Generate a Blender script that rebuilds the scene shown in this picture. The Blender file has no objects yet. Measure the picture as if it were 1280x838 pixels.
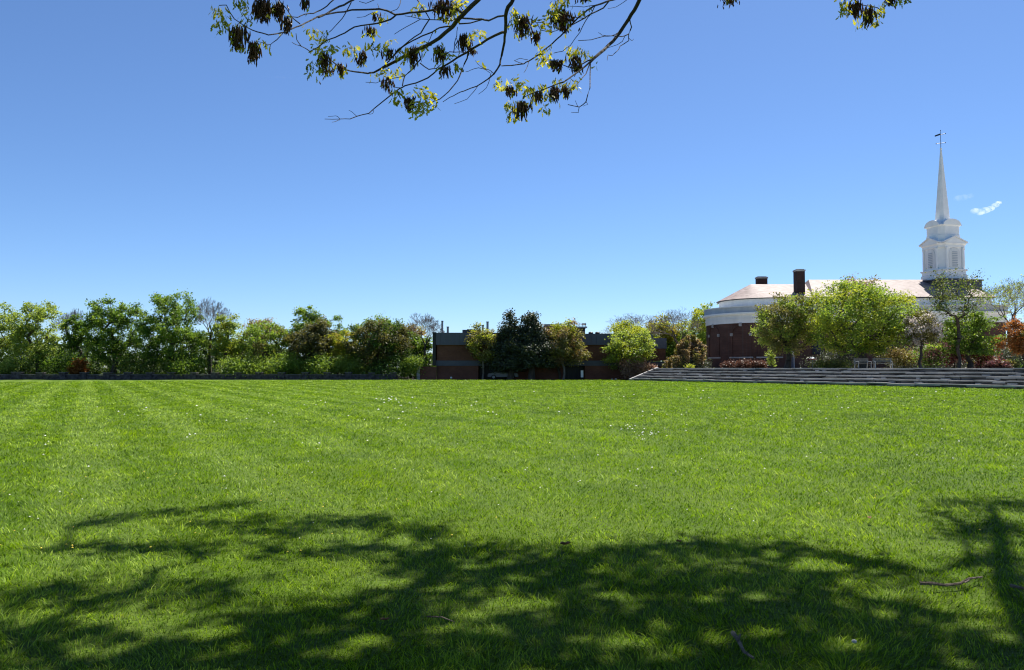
import bpy, math, random
import numpy as np
from mathutils import Vector, Matrix

# ------------------------------------------------------------------ basics
scene = bpy.context.scene
COL = scene.collection
R = math.radians
F = 967.0
PITCH = math.atan(41.0 / F)
CAM = Vector((0, 0, 1.6))
SUN_AZ, SUN_EL = R(30), R(58)
SUN = Vector((math.sin(SUN_AZ) * math.cos(SUN_EL), math.cos(SUN_AZ) * math.cos(SUN_EL), math.sin(SUN_EL)))

def at(px, py, Y):
    """the point at depth Y seen at pixel (px, py) of the 1280x838 photograph"""
    u = (px - 640) / F; v = (419 - py) / F
    d = Vector((u, math.cos(PITCH) - v * math.sin(PITCH), math.sin(PITCH) + v * math.cos(PITCH)))
    return CAM + d * (Y / d.y)

def ground_at(px, py, z=0.0):
    u = (px - 640) / F; v = (419 - py) / F
    d = Vector((u, math.cos(PITCH) - v * math.sin(PITCH), math.sin(PITCH) + v * math.cos(PITCH)))
    return CAM + d * ((z - CAM.z) / d.z)

def tag(o, label=None, cat=None, group=None, kind=None):
    if label: o['label'] = label
    if cat: o['category'] = cat
    if group: o['group'] = group
    if kind: o['kind'] = kind
    return o

def empty(name, loc, label, cat, group=None, rz=0):
    o = bpy.data.objects.new(name, None)
    o.location = loc; o.rotation_euler = (0, 0, rz)
    o.empty_display_size = 0.3
    COL.objects.link(o)
    return tag(o, label, cat, group)

def link_mesh(name, me, mat, parent=None, loc=None):
    o = bpy.data.objects.new(name, me)
    if mat: me.materials.append(mat)
    COL.objects.link(o)
    if parent: o.parent = parent
    if loc is not None: o.location = loc
    return o

class MB:
    """collects shapes, then links them as one mesh object"""
    def __init__(s): s.v = []; s.f = []
    def add(s, vs, fs):
        b = len(s.v); s.v += [tuple(p) for p in vs]; s.f += [[i + b for i in f] for f in fs]; return s
    def box(s, x0, x1, y0, y1, z0, z1):
        vs = [(x0,y0,z0),(x1,y0,z0),(x1,y1,z0),(x0,y1,z0),(x0,y0,z1),(x1,y0,z1),(x1,y1,z1),(x0,y1,z1)]
        return s.add(vs, [(3,2,1,0),(4,5,6,7),(0,1,5,4),(1,2,6,5),(2,3,7,6),(3,0,4,7)])
    def obox(s, c, ax, ay, hx, hy, z0, z1):
        """box with horizontal axes ax, ay"""
        vs = []
        for z in (z0, z1):
            for a, b in ((-1,-1),(1,-1),(1,1),(-1,1)):
                vs.append((c[0]+ax[0]*hx*a+ay[0]*hy*b, c[1]+ax[1]*hx*a+ay[1]*hy*b, z))
        return s.add(vs, [(3,2,1,0),(4,5,6,7),(0,1,5,4),(1,2,6,5),(2,3,7,6),(3,0,4,7)])
    def loft(s, rings, cap0=True, cap1=True):
        n = len(rings[0]); vs = [p for r in rings for p in r]; fs = []
        for k in range(len(rings)-1):
            for i in range(n):
                j = (i+1) % n
                fs.append((k*n+i, k*n+j, (k+1)*n+j, (k+1)*n+i))
        if cap0: fs.append(tuple(range(n-1, -1, -1)))
        if cap1: fs.append(tuple((len(rings)-1)*n+i for i in range(n)))
        return s.add(vs, fs)
    def prism(s, plan, z0, z1):
        return s.loft([[(x,y,z0) for x,y in plan], [(x,y,z1) for x,y in plan]])
    def tube(s, pts, rads, n=6, cap=True):
        pts = [Vector(p) for p in pts]; rings = []
        up = Vector((0.31, 0.17, 0.93))
        for i, p in enumerate(pts):
            t = (pts[min(i+1, len(pts)-1)] - pts[max(i-1, 0)])
            if t.length < 1e-9: t = Vector((0,0,1))
            t.normalize()
            a = t.cross(up)
            if a.length < 0.05: a = t.cross(Vector((1,0,0)))
            a.normalize(); b = t.cross(a)
            r = rads[i] if hasattr(rads, '__len__') else rads
            rings.append([p + (a*math.cos(2*math.pi*k/n) + b*math.sin(2*math.pi*k/n))*r for k in range(n)])
        return s.loft(rings, cap, cap)
    def sphere(s, c, r, n=10, m=6, sz=1.0):
        rings = []
        for k in range(m+1):
            ph = -math.pi/2 + math.pi*k/m
            rr = max(r*math.cos(ph), r*0.02)
            rings.append([(c[0]+rr*math.cos(2*math.pi*i/n), c[1]+rr*math.sin(2*math.pi*i/n), c[2]+r*sz*math.sin(ph)) for i in range(n)])
        return s.loft(rings)
    def build(s, name, mat, parent=None, loc=None, smooth=False, tint=None):
        me = bpy.data.meshes.new(name)
        me.from_pydata(s.v, [], s.f); me.update()
        if smooth: me.polygons.foreach_set('use_smooth', [True]*len(me.polygons))
        if tint is not None:
            a = me.attributes.new('tint', 'FLOAT', 'FACE'); a.data.foreach_set('value', tint)
        return link_mesh(name, me, mat, parent, loc)

def np_mesh(name, verts, loops, counts, tint=None):
    """fast mesh from numpy: verts (N,3), flat loops, polygon sizes, per-face tint"""
    me = bpy.data.meshes.new(name)
    me.vertices.add(len(verts)); me.vertices.foreach_set('co', np.ascontiguousarray(verts, dtype=np.float32).ravel())
    me.loops.add(len(loops)); me.loops.foreach_set('vertex_index', loops.astype(np.int32))
    me.polygons.add(len(counts))
    st = np.concatenate(([0], np.cumsum(counts)[:-1])).astype(np.int32)
    me.polygons.foreach_set('loop_start', st)
    try: me.polygons.foreach_set('loop_total', counts.astype(np.int32))
    except Exception: pass
    if tint is not None:
        a = me.attributes.new('tint', 'FLOAT', 'FACE'); a.data.foreach_set('value', tint.astype(np.float32))
    me.update(calc_edges=True)
    return me

# ------------------------------------------------------------------ materials
def new_mat(name):
    m = bpy.data.materials.new(name); m.use_nodes = True
    nt = m.node_tree; nt.nodes.clear()
    out = nt.nodes.new('ShaderNodeOutputMaterial')
    return m, nt, out

def N(nt, t, **kw):
    n = nt.nodes.new(t)
    for k, v in kw.items(): setattr(n, k, v)
    return n

def noise(nt, vec, scale, detail=4, rough=0.55):
    n = N(nt, 'ShaderNodeTexNoise'); n.inputs['Scale'].default_value = scale
    n.inputs['Detail'].default_value = detail; n.inputs['Roughness'].default_value = rough
    if vec is not None: nt.links.new(vec, n.inputs['Vector'])
    return n.outputs['Fac']

def ramp(nt, fac, stops):
    r = N(nt, 'ShaderNodeValToRGB'); cr = r.color_ramp
    while len(cr.elements) < len(stops): cr.elements.new(0.5)
    for e, (p, c) in zip(cr.elements, stops):
        e.position = p; e.color = (c if hasattr(c, '__len__') else (c, c, c))[:3] + (1,) if hasattr(c, '__len__') else (c, c, c, 1)
    nt.links.new(fac, r.inputs['Fac'])
    return r.outputs['Color']

def mix(nt, a, b, fac, mode='MIX'):
    m = N(nt, 'ShaderNodeMix', data_type='RGBA', blend_type=mode)
    for s, x in ((6, a), (7, b), (0, fac)):
        if hasattr(x, 'is_output') or hasattr(x, 'links'): nt.links.new(x, m.inputs[s])
        elif s == 0: m.inputs[0].default_value = x
        else: m.inputs[s].default_value = tuple(x[:3]) + (1,)
    return m.outputs[2]

def math_n(nt, op, a, b=0.0, c=None):
    m = N(nt, 'ShaderNodeMath', operation=op)
    for i, x in enumerate((a, b, c)):
        if x is None: continue
        if hasattr(x, 'links'): nt.links.new(x, m.inputs[i])
        else: m.inputs[i].default_value = x
    return m.outputs[0]

def pos(nt, scale=None):
    g = N(nt, 'ShaderNodeNewGeometry').outputs['Position']
    if scale is None: return g
    mp = N(nt, 'ShaderNodeMapping'); mp.inputs['Scale'].default_value = scale
    nt.links.new(g, mp.inputs['Vector']); return mp.outputs['Vector']

def surf(name, c1, c2, scale=3.0, rough=0.8, bump=0.0, metal=0.0, spec=0.3, stretch=(1,1,1), detail=5):
    """plain surface with two-tone noise wear"""
    m, nt, out = new_mat(name)
    p = N(nt, 'ShaderNodeBsdfPrincipled')
    v = pos(nt, stretch)
    n = noise(nt, v, scale, detail)
    col = ramp(nt, n, [(0.32, c1), (0.68, c2)])
    nt.links.new(col, p.inputs['Base Color'])
    p.inputs['Roughness'].default_value = rough; p.inputs['Metallic'].default_value = metal
    p.inputs['Specular IOR Level'].default_value = spec
    if bump:
        b = N(nt, 'ShaderNodeBump'); b.inputs['Strength'].default_value = bump; b.inputs['Distance'].default_value = 0.05
        nt.links.new(noise(nt, v, scale*4, 6), b.inputs['Height']); nt.links.new(b.outputs[0], p.inputs['Normal'])
    nt.links.new(p.outputs[0], out.inputs['Surface'])
    return m

def brick_mat(name, c1, c2, mortar, course=0.075):
    m, nt, out = new_mat(name)
    p = N(nt, 'ShaderNodeBsdfPrincipled'); p.inputs['Roughness'].default_value = 0.9
    p.inputs['Specular IOR Level'].default_value = 0.2
    g = N(nt, 'ShaderNodeNewGeometry').outputs['Position']
    s = N(nt, 'ShaderNodeSeparateXYZ'); nt.links.new(g, s.inputs[0])
    cmb = N(nt, 'ShaderNodeCombineXYZ')
    nt.links.new(math_n(nt, 'ADD', s.outputs[0], s.outputs[1]), cmb.inputs[0]); nt.links.new(s.outputs[2], cmb.inputs[1])
    b = N(nt, 'ShaderNodeTexBrick')
    nt.links.new(cmb.outputs[0], b.inputs['Vector'])
    b.inputs['Color1'].default_value = c1 + (1,); b.inputs['Color2'].default_value = c2 + (1,); b.inputs['Mortar'].default_value = mortar + (1,)
    b.inputs['Scale'].default_value = 1.0; b.inputs['Brick Width'].default_value = 0.23; b.inputs['Row Height'].default_value = course
    b.inputs['Mortar Size'].default_value = 0.009
    w = ramp(nt, noise(nt, pos(nt, (0.5, 0.5, 0.9)), 0.8, 6), [(0.3, (0.7,0.66,0.64)), (0.7, (1.15,1.1,1.08))])
    nt.links.new(mix(nt, b.outputs['Color'], w, 1.0, 'MULTIPLY'), p.inputs['Base Color'])
    nt.links.new(p.outputs[0], out.inputs['Surface'])
    return m

def leaf_mat(name, c1, c2, trans=0.5, tcol=(1.35, 1.25, 0.6), gloss=0.25):
    """leaf: per-leaf tint between two greens, light passes through"""
    m, nt, out = new_mat(name)
    a = N(nt, 'ShaderNodeAttribute', attribute_name='tint')
    col = mix(nt, c1, c2, a.outputs['Fac'])
    p = N(nt, 'ShaderNodeBsdfPrincipled'); p.inputs['Roughness'].default_value = 0.5
    p.inputs['Specular IOR Level'].default_value = gloss
    nt.links.new(col, p.inputs['Base Color'])
    t = N(nt, 'ShaderNodeBsdfTranslucent')
    nt.links.new(mix(nt, col, tcol, 1.0, 'MULTIPLY'), t.inputs['Color'])
    ms = N(nt, 'ShaderNodeMixShader'); ms.inputs[0].default_value = trans
    nt.links.new(p.outputs[0], ms.inputs[1]); nt.links.new(t.outputs[0], ms.inputs[2])
    nt.links.new(ms.outputs[0], out.inputs['Surface'])
    return m

def lawn_colour(nt):
    """living lawn colour from world position: broad patches, mowing stripes, worn yellow spots"""
    g = pos(nt)
    big = noise(nt, pos(nt, (1, 0.6, 0)), 0.12, 3)
    med = noise(nt, pos(nt, (1, 1, 0)), 0.9, 5, 0.65)
    fine = noise(nt, pos(nt, (1, 1, 0)), 7.0, 4, 0.7)
    base = mix(nt, (0.104, 0.205, 0.008), (0.192, 0.305, 0.013), ramp(nt, med, [(0.3, 0.0), (0.7, 1.0)]))
    base = mix(nt, base, (0.185, 0.325, 0.022), math_n(nt, 'MULTIPLY', ramp(nt, big, [(0.42, 0.0), (0.7, 1.0)]), 0.5))
    base = mix(nt, base, (0.035, 0.10, 0.012), math_n(nt, 'MULTIPLY', ramp(nt, noise(nt, pos(nt, (0.8, 1, 0)), 0.28, 4), [(0.5, 0.0), (0.75, 1.0)]), 0.55))
    # mowing lanes run off towards the far left corner
    s = N(nt, 'ShaderNodeSeparateXYZ'); nt.links.new(g, s.inputs[0])
    a = R(-28.8)
    across = math_n(nt, 'ADD', math_n(nt, 'MULTIPLY', s.outputs[0], math.cos(a)), math_n(nt, 'MULTIPLY', s.outputs[1], -math.sin(a)))
    wob = math_n(nt, 'MULTIPLY', noise(nt, pos(nt, (1, 1, 0)), 0.25, 2), 0.9)
    wave = math_n(nt, 'SINE', math_n(nt, 'MULTIPLY', math_n(nt, 'ADD', across, wob), 2*math.pi/2.2))
    lane = ramp(nt, math_n(nt, 'MULTIPLY_ADD', wave, 0.5, 0.5), [(0.35, 0.0), (0.75, 1.0)])
    base = mix(nt, base, (0.25, 0.37, 0.07), math_n(nt, 'MULTIPLY', math_n(nt, 'MULTIPLY', lane, 0.55), ramp(nt, math_n(nt, 'MULTIPLY_ADD', s.outputs[0], -0.03, 0.35), [(0.1, 0.12), (0.75, 1.0)])))
    dry = ramp(nt, noise(nt, pos(nt, (1, 1, 0)), 1.7, 5, 0.7), [(0.64, 0.0), (0.76, 1.0)])
    base = mix(nt, base, (0.30, 0.26, 0.07), math_n(nt, 'MULTIPLY', dry, 0.42))
    base = mix(nt, base, (0.19, 0.32, 0.03), math_n(nt, 'MULTIPLY', ramp(nt, fine, [(0.5, 0.0), (0.72, 1.0)]), 0.4))
    base = mix(nt, base, (0.038, 0.085, 0.008), math_n(nt, 'MULTIPLY', ramp(nt, noise(nt, pos(nt, (1, 1.2, 0)), 4.3, 5, 0.75), [(0.5, 0.0), (0.72, 1.0)]), 0.4))
    return base

M = {}
M['limestone'] = surf('limestone', (0.22,0.21,0.20), (0.44,0.42,0.40), 1.3, 0.9, 0.5, detail=8, stretch=(0.6,0.6,2))
M['riser'] = surf('stained_shaded_riser_stone', (0.040,0.035,0.035), (0.24,0.22,0.215), 0.9, 0.95, 0.6, detail=8, stretch=(0.7,0.7,3))  # stains, plus the shade under the slab overhang painted into the dark tone
M['chimneybrick'] = brick_mat('chimney_brick', (0.060,0.030,0.027), (0.045,0.024,0.022), (0.06,0.05,0.05))
M['brick'] = brick_mat('brick', (0.105,0.050,0.036), (0.076,0.037,0.028), (0.085,0.068,0.062))
M['brick_brown'] = brick_mat('brick_brown', (0.19,0.070,0.042), (0.14,0.052,0.034), (0.11,0.08,0.065))
M['white'] = surf('white_paint', (0.78,0.78,0.77), (0.86,0.86,0.85), 1.2, 0.55, 0.0, spec=0.4)
M['offwhite'] = surf('weathered_white_trim', (0.66,0.66,0.65), (0.80,0.80,0.79), 0.9, 0.7, stretch=(1,1,0.3))
M['leadgrey'] = surf('lead_grey_parapet', (0.36,0.39,0.42), (0.47,0.50,0.53), 0.7, 0.7, stretch=(1,1,0.4))
M['slate'] = surf('pale_slate', (0.19,0.145,0.13), (0.33,0.26,0.24), 1.1, 0.6, 0.25, spec=0.15, stretch=(1,1,2.2))
M['darkslate'] = surf('dark_slate', (0.045,0.050,0.060), (0.075,0.080,0.090), 1.5, 0.6)
M['fascia'] = surf('dark_metal_fascia', (0.070,0.070,0.100), (0.085,0.086,0.122), 0.8, 0.55, spec=0.4, stretch=(1,1,0.2))
M['band'] = surf('grey_concrete_band', (0.075,0.076,0.098), (0.095,0.098,0.122), 0.8, 0.7)
M['glassdark'] = surf('dark_glass', (0.012,0.015,0.022), (0.018,0.022,0.030), 0.5, 0.25, spec=0.12)
M['black'] = surf('black_steel', (0.012,0.012,0.014), (0.022,0.022,0.024), 3, 0.5)
M['steel'] = surf('grey_steel', (0.24,0.25,0.26), (0.34,0.35,0.36), 3, 0.45, metal=0.3)
M['bark'] = surf('bark', (0.050,0.038,0.030), (0.105,0.085,0.070), 6, 0.95, 0.6, stretch=(1,1,0.25))
M['barkpale'] = surf('pale_bark', (0.13,0.11,0.095), (0.24,0.21,0.18), 5, 0.95, 0.5, stretch=(1,1,0.25))
M['twiggrey'] = surf('grey_twigs', (0.13,0.105,0.095), (0.21,0.175,0.165), 2, 0.95)
M['mulch'] = surf('mulch', (0.020,0.015,0.011), (0.045,0.034,0.025), 6, 0.98, 0.6)
M['path'] = surf('pale_gravel', (0.34,0.31,0.26), (0.46,0.43,0.37), 5, 0.95, 0.3)
M['wallstone'] = surf('dark_rough_stone', (0.030,0.026,0.028), (0.115,0.100,0.098), 2.6, 0.95, 0.9, detail=8)
M['coping'] = surf('coping_stone', (0.09,0.082,0.078), (0.17,0.155,0.145), 2.0, 0.9, 0.5)
M['deadleaf'] = surf('dead_leaf', (0.13,0.060,0.030), (0.30,0.16,0.09), 30, 0.8)
M['stick'] = surf('dry_stick', (0.075,0.055,0.042), (0.24,0.19,0.15), 22, 0.95, 0.5)
M['pebble'] = surf('pale_pebble', (0.45,0.43,0.40), (0.62,0.60,0.56), 20, 0.8)
M['petal'] = surf('white_petal', (0.70,0.70,0.62), (0.85,0.85,0.80), 40, 0.7)
M['dandelion'] = surf('yellow_petal', (0.60,0.45,0.03), (0.70,0.55,0.06), 40, 0.7)
M['carblue'] = surf('blue_grey_car_paint', (0.10,0.115,0.17), (0.12,0.135,0.19), 1, 0.25, spec=0.6)
M['rubber'] = surf('rubber', (0.012,0.012,0.012), (0.02,0.02,0.02), 5, 0.8)
M['lampglass'] = surf('milk_glass', (0.75,0.75,0.72), (0.82,0.82,0.80), 5, 0.3)
M['red'] = surf('red_canvas', (0.36,0.06,0.045), (0.46,0.09,0.06), 6, 0.8)
M['benchwood'] = surf('weathered_bench_wood', (0.11,0.105,0.09), (0.19,0.18,0.155), 6, 0.85, 0.2)
M['doorpaint'] = surf('pale_blue_door_paint', (0.42,0.46,0.54), (0.48,0.52,0.60), 1, 0.6)
M['roofgrey'] = surf('grey_violet_shingle', (0.20,0.19,0.23), (0.29,0.28,0.32), 3, 0.8)

L = {}
L['fresh']  = leaf_mat('fresh_green_leaf', (0.095,0.18,0.028), (0.30,0.42,0.075))
L['light']  = leaf_mat('light_green_leaf', (0.14,0.22,0.045), (0.36,0.45,0.11))
L['mid']    = leaf_mat('mid_green_leaf', (0.040,0.10,0.016), (0.20,0.32,0.055))
L['dark']   = leaf_mat('dark_green_leaf', (0.026,0.068,0.014), (0.17,0.275,0.055), 0.36)
L['yellowgreen'] = leaf_mat('yellow_green_leaf', (0.19,0.25,0.028), (0.42,0.46,0.06))
L['yellow'] = leaf_mat('yellow_leaf', (0.25,0.235,0.035), (0.40,0.36,0.06))
L['brown']  = leaf_mat('brown_bronze_leaf', (0.050,0.056,0.022), (0.17,0.165,0.062), 0.4)
L['bronze'] = leaf_mat('bronze_tan_leaf', (0.19,0.135,0.065), (0.37,0.27,0.15), 0.35)
L['olive']  = leaf_mat('olive_leaf', (0.12,0.125,0.04), (0.28,0.265,0.09), 0.38)
L['openleaf'] = leaf_mat('dull_olive_leaf', (0.05,0.07,0.022), (0.13,0.16,0.05))
L['wood'] = leaf_mat('deep_wood_leaf', (0.022,0.050,0.012), (0.075,0.125,0.028), 0.3)
L['conifer']= leaf_mat('conifer_needles', (0.036,0.052,0.030), (0.10,0.118,0.075), 0.15, gloss=0.2)
L['pink']   = leaf_mat('pink_tan_leaf', (0.24,0.14,0.10), (0.38,0.26,0.19), 0.35, (1.2,1,0.9))
L['blossom']= leaf_mat('pale_blossom', (0.55,0.49,0.46), (0.80,0.74,0.71), 0.4, (1.05,1,1))
L['rose']   = leaf_mat('rose_blossom', (0.15,0.06,0.065), (0.34,0.18,0.19), 0.4, (1.1,0.9,0.9))
L['crimson']= leaf_mat('crimson_leaf', (0.085,0.014,0.020), (0.20,0.045,0.052), 0.4, (1.3,0.8,0.8))
L['orange'] = leaf_mat('copper_orange_leaf', (0.26,0.10,0.025), (0.42,0.20,0.055), 0.4, (1.3,1,0.7))
L['rust']   = leaf_mat('rust_leaf', (0.075,0.034,0.022), (0.16,0.08,0.055), 0.3, (1.2,1,0.8))
L['oakleaf']= leaf_mat('young_oak_leaf', (0.085,0.115,0.02), (0.42,0.43,0.06), 0.58, (1.5,1.35,0.55))
L['catkin'] = leaf_mat('brown_catkin', (0.055,0.034,0.016), (0.26,0.135,0.055), 0.42, (1.3,1,0.8))
L['crownleaf'] = leaf_mat('oak_crown_leaf', (0.07,0.12,0.02), (0.14,0.20,0.035), 0.4)

# lawn ground and blades
def lawn_ground_mat():
    m, nt, out = new_mat('lawn_soil_and_thatch')
    p = N(nt, 'ShaderNodeBsdfPrincipled'); p.inputs['Roughness'].default_value = 0.9; p.inputs['Specular IOR Level'].default_value = 0.15
    c = lawn_colour(nt)
    sp = ramp(nt, noise(nt, pos(nt, (1,1,0)), 26, 5, 0.75), [(0.35, (0.28,0.27,0.25)), (0.7, (0.8,0.8,0.75))])
    nt.links.new(mix(nt, c, sp, 1.0, 'MULTIPLY'), p.inputs['Base Color'])
    b = N(nt, 'ShaderNodeBump'); b.inputs['Strength'].default_value = 0.9; b.inputs['Distance'].default_value = 0.04
    nt.links.new(noise(nt, pos(nt, (1,1,0)), 30, 6, 0.7), b.inputs['Height']); nt.links.new(b.outputs[0], p.inputs['Normal'])
    nt.links.new(p.outputs[0], out.inputs['Surface'])
    return m

def blade_mat():
    m, nt, out = new_mat('grass_blade')
    c = lawn_colour(nt)
    a = N(nt, 'ShaderNodeAttribute', attribute_name='tint')
    var = ramp(nt, a.outputs['Fac'], [(0.0, (0.22,0.28,0.20)), (0.3, (0.72,0.78,0.68)), (0.6, (1.1,1.08,1.0)), (0.85, (1.75,1.55,1.5)), (1.0, (2.6,2.05,2.6))])
    c = mix(nt, c, var, 1.0, 'MULTIPLY')
    p = N(nt, 'ShaderNodeBsdfPrincipled'); p.inputs['Roughness'].default_value = 0.55; p.inputs['Specular IOR Level'].default_value = 0.16
    nt.links.new(c, p.inputs['Base Color'])
    t = N(nt, 'ShaderNodeBsdfTranslucent'); nt.links.new(mix(nt, c, (1.35,1.3,0.6), 1.0, 'MULTIPLY'), t.inputs['Color'])
    ms = N(nt, 'ShaderNodeMixShader'); ms.inputs[0].default_value = 0.42
    nt.links.new(p.outputs[0], ms.inputs[1]); nt.links.new(t.outputs[0], ms.inputs[2])
    nt.links.new(ms.outputs[0], out.inputs['Surface'])
    return m
M['lawn'] = lawn_ground_mat(); M['blade'] = blade_mat()
M['farground'] = surf('far_ground', (0.035,0.060,0.015), (0.06,0.09,0.025), 0.05, 0.95)

# ------------------------------------------------------------------ the setting
def sheet(name, poly, z, mat):
    return tag(MB().add([(x,y,z) for x,y in poly], [tuple(range(len(poly)))]).build(name, mat), kind='structure')
sheet('ground', [(-3000,-1500),(3000,-1500),(3000,4500),(-3000,4500)], -0.03, M['farground'])
sheet('lawn', [(-130,-40),(70,-40),(70,104.6),(-130,104.6)], 0.0, M['lawn'])
pl = at(-60,475,103); 
sheet('path', [(-130,100.5),(at(4,0,100.5).x,100.5),(at(19,0,104.3).x,104.3),(-130,104.3)], 0.006, M['path'])
sheet('path', [(at(488,0,103.6).x,103.6),(at(523,0,102.6).x,102.6),(at(524,0,104.4).x,104.4),(at(440,0,104.4).x,104.4)], 0.006, M['path'])
sheet('planting_bed', [(at(524,0,104.3).x,104.3),(at(800,0,104.0).x,104.0),(20,107),(at(524,0,107).x,107)], 0.010, M['mulch'])
sheet('planting_bed', [(-130,104.7),(-14,104.7),(-14,160),(-130,160)], 0.006, M['mulch'])

# terrace behind the steps
S0 = Vector((15.2, 97.0, 0)); S1 = Vector((41.5, 50.2, 0))
sd = (S1 - S0).normalized(); sn = Vector((-sd.y, sd.x, 0))          # along the steps / away from the lawn
if sn.x < 0: sn = -sn
DEPTH = 3.9; ZT = 1.56
a0 = S0 + sn*DEPTH; a1 = S1 + sn*DEPTH
tp = [(a0.x,a0.y),(24.5,108),(24.5,175),(220,175),(220,20),(130,20),(a1.x+9,a1.y-16),(a1.x,a1.y)]
tag(MB().prism(tp, -0.5, ZT).build('terrace', M['path']), kind='structure')  # top is out of sight; pale surface chosen to bounce light onto the chapel

# stone steps: five courses of long rough slabs, each slab a block of the course mesh
rng = random.Random(4)
steps = empty('stone_steps', S0, 'long flight of low weathered grey stone terrace steps along the lawn below the chapel', 'steps')
total = (S1 - S0).length
for k in range(5):
    mb = MB(); mr = MB(); t = 0.0
    z0 = -0.05; z1 = ZT*(k+1)/5
    while t < total:
        ln = rng.uniform(0.7, 2.6); e = min(t+ln, total)
        j = rng.uniform(-0.10, 0.08); zj = rng.uniform(-0.05, 0.03); th = rng.uniform(0.08, 0.17)
        front = k*DEPTH/5 + j; back = (k+1)*DEPTH/5 + 0.12
        c = sd*((t+e)/2) + sn*((front+back)/2)
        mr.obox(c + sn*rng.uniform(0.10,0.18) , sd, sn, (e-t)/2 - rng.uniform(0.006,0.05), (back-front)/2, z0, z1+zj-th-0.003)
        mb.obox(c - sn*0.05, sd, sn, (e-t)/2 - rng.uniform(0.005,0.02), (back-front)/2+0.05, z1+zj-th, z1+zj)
        if rng.random() < 0.22:      # a broken block lying proud of the riser
            q = rng.uniform(t, e); mb.obox(sd*q + sn*(front+0.02), sd, sn, rng.uniform(.15,.4), .12, z1-0.31, z1-rng.uniform(.16,.22))
        t = e
    stp = mb.build('step', M['limestone'], steps)
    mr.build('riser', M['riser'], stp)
# sloping end kerb
mb = MB()
p0 = -sd*0.35 - sn*0.3; p1 = -sd*0.35 + sn*(DEPTH+0.3)
for (q0, q1) in ((0,1),):
    w = sd*0.17
    rings = []
    for q, zt in ((p0, 0.22), (p1, ZT+0.12)):
        rings.append([(q-w)+Vector((0,0,-0.3)), (q+w)+Vector((0,0,-0.3)), (q+w)+Vector((0,0,zt)), (q-w)+Vector((0,0,zt))])
    mb.loft(rings)
mb.build('end_kerb', M['limestone'], steps)

# ------------------------------------------------------------------ low stone wall, left
WY = 104.9
wall = empty('stone_wall', (at(260,0,WY).x, WY, 0), 'low dark rough stone wall with square piers along the far left edge of the lawn', 'wall')
def wx(px): return at(px, 470, WY).x - wall.location.x
xs0, xs1 = wx(-60), wx(497)
mb = MB(); x = xs0
while x < xs1:
    e = min(x + rng.uniform(0.5, 1.2), xs1)
    mb.box(x+0.004, e-0.004, -0.22+rng.uniform(-0.04,0.04), 0.22, -0.2, 0.34)
    mb.box(x+0.09, e+0.05, -0.20+rng.uniform(-0.04,0.04), 0.2, 0.344, 0.60+rng.uniform(-0.02,0.02))
    x = e
mb.build('wall_body', M['wallstone'], wall)
mb = MB(); x = xs0
while x < xs1:
    e = min(x + rng.uniform(1.2, 2.2), xs1)
    mb.box(x+0.006, e-0.006, -0.27, 0.27, 0.63, 0.72+rng.uniform(-0.015,0.015)); x = e
mb.build('coping', M['coping'], wall)
px = 22.0
while px < 498:
    big = px < 25; s = 0.62 if big else 0.40; c = wx(px); h = 0.95 if big else rng.uniform(0.84, 0.92)
    pb = MB().box(c-s, c+s, -0.36, 0.36, -0.2, h).build('pier', M['wallstone'], wall)
    MB().box(c-s-0.07, c+s+0.07, -0.43, 0.43, h+0.003, h+0.12).build('cap', M['coping'], pb)
    px += 28 + rng.uniform(-2, 2)

# ------------------------------------------------------------------ trees
def tube_np(A, B, ra, rb, n=5):
    """n-sided tubes for many segments at once"""
    A = np.asarray(A, float); B = np.asarray(B, float); ra = np.asarray(ra, float); rb = np.asarray(rb, float)
    t = B - A; ln = np.linalg.norm(t, axis=1, keepdims=True); t = t/np.maximum(ln, 1e-9)
    up = np.where(np.abs(t[:, 2:3]) > 0.9, np.array([[1.0,0.1,0]]), np.array([[0.05,0.02,1.0]]))
    a = np.cross(t, up); a /= np.maximum(np.linalg.norm(a, axis=1, keepdims=True), 1e-9); b = np.cross(t, a)
    ang = 2*np.pi*np.arange(n)/n
    ring = a[:, None, :]*np.cos(ang)[None, :, None] + b[:, None, :]*np.sin(ang)[None, :, None]
    va = A[:, None, :] + ring*ra[:, None, None]; vb = B[:, None, :] + ring*rb[:, None, None]
    V = np.concatenate([va, vb], axis=1).reshape(-1, 3)
    i = np.arange(n); j = (i+1) % n
    q = np.stack([i, j, j+n, i+n], axis=1)
    loops = (q[None] + (np.arange(len(A))*2*n)[:, None, None]).reshape(-1)
    return V, loops, np.full(len(A)*n, 4)

def leaves_np(rs, C, size, up_bias=0.35, aspect=0.62, tint=None):
    n = len(C)
    nrm = rs.normal(size=(n,3)); nrm /= np.linalg.norm(nrm, axis=1, keepdims=True)
    nrm[:, 2] += up_bias*2; nrm /= np.linalg.norm(nrm, axis=1, keepdims=True)
    r = rs.normal(size=(n,3)); a = np.cross(nrm, r); a /= np.maximum(np.linalg.norm(a, axis=1, keepdims=True), 1e-6)
    b = np.cross(nrm, a)
    L_ = (size*rs.uniform(0.55, 1.35, n))[:, None] if not hasattr(size, 'shape') else size[:, None]
    fold = nrm*L_*0.12
    V = np.stack([C - a*L_*0.5, C + b*L_*aspect*0.5 + fold, C + a*L_*0.5, C - b*L_*aspect*0.5 + fold], axis=1).reshape(-1,3)
    loops = np.arange(n*4); counts = np.full(n, 4)
    if tint is None: tint = rs.uniform(0, 1, n)
    return V, loops, counts, tint

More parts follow.
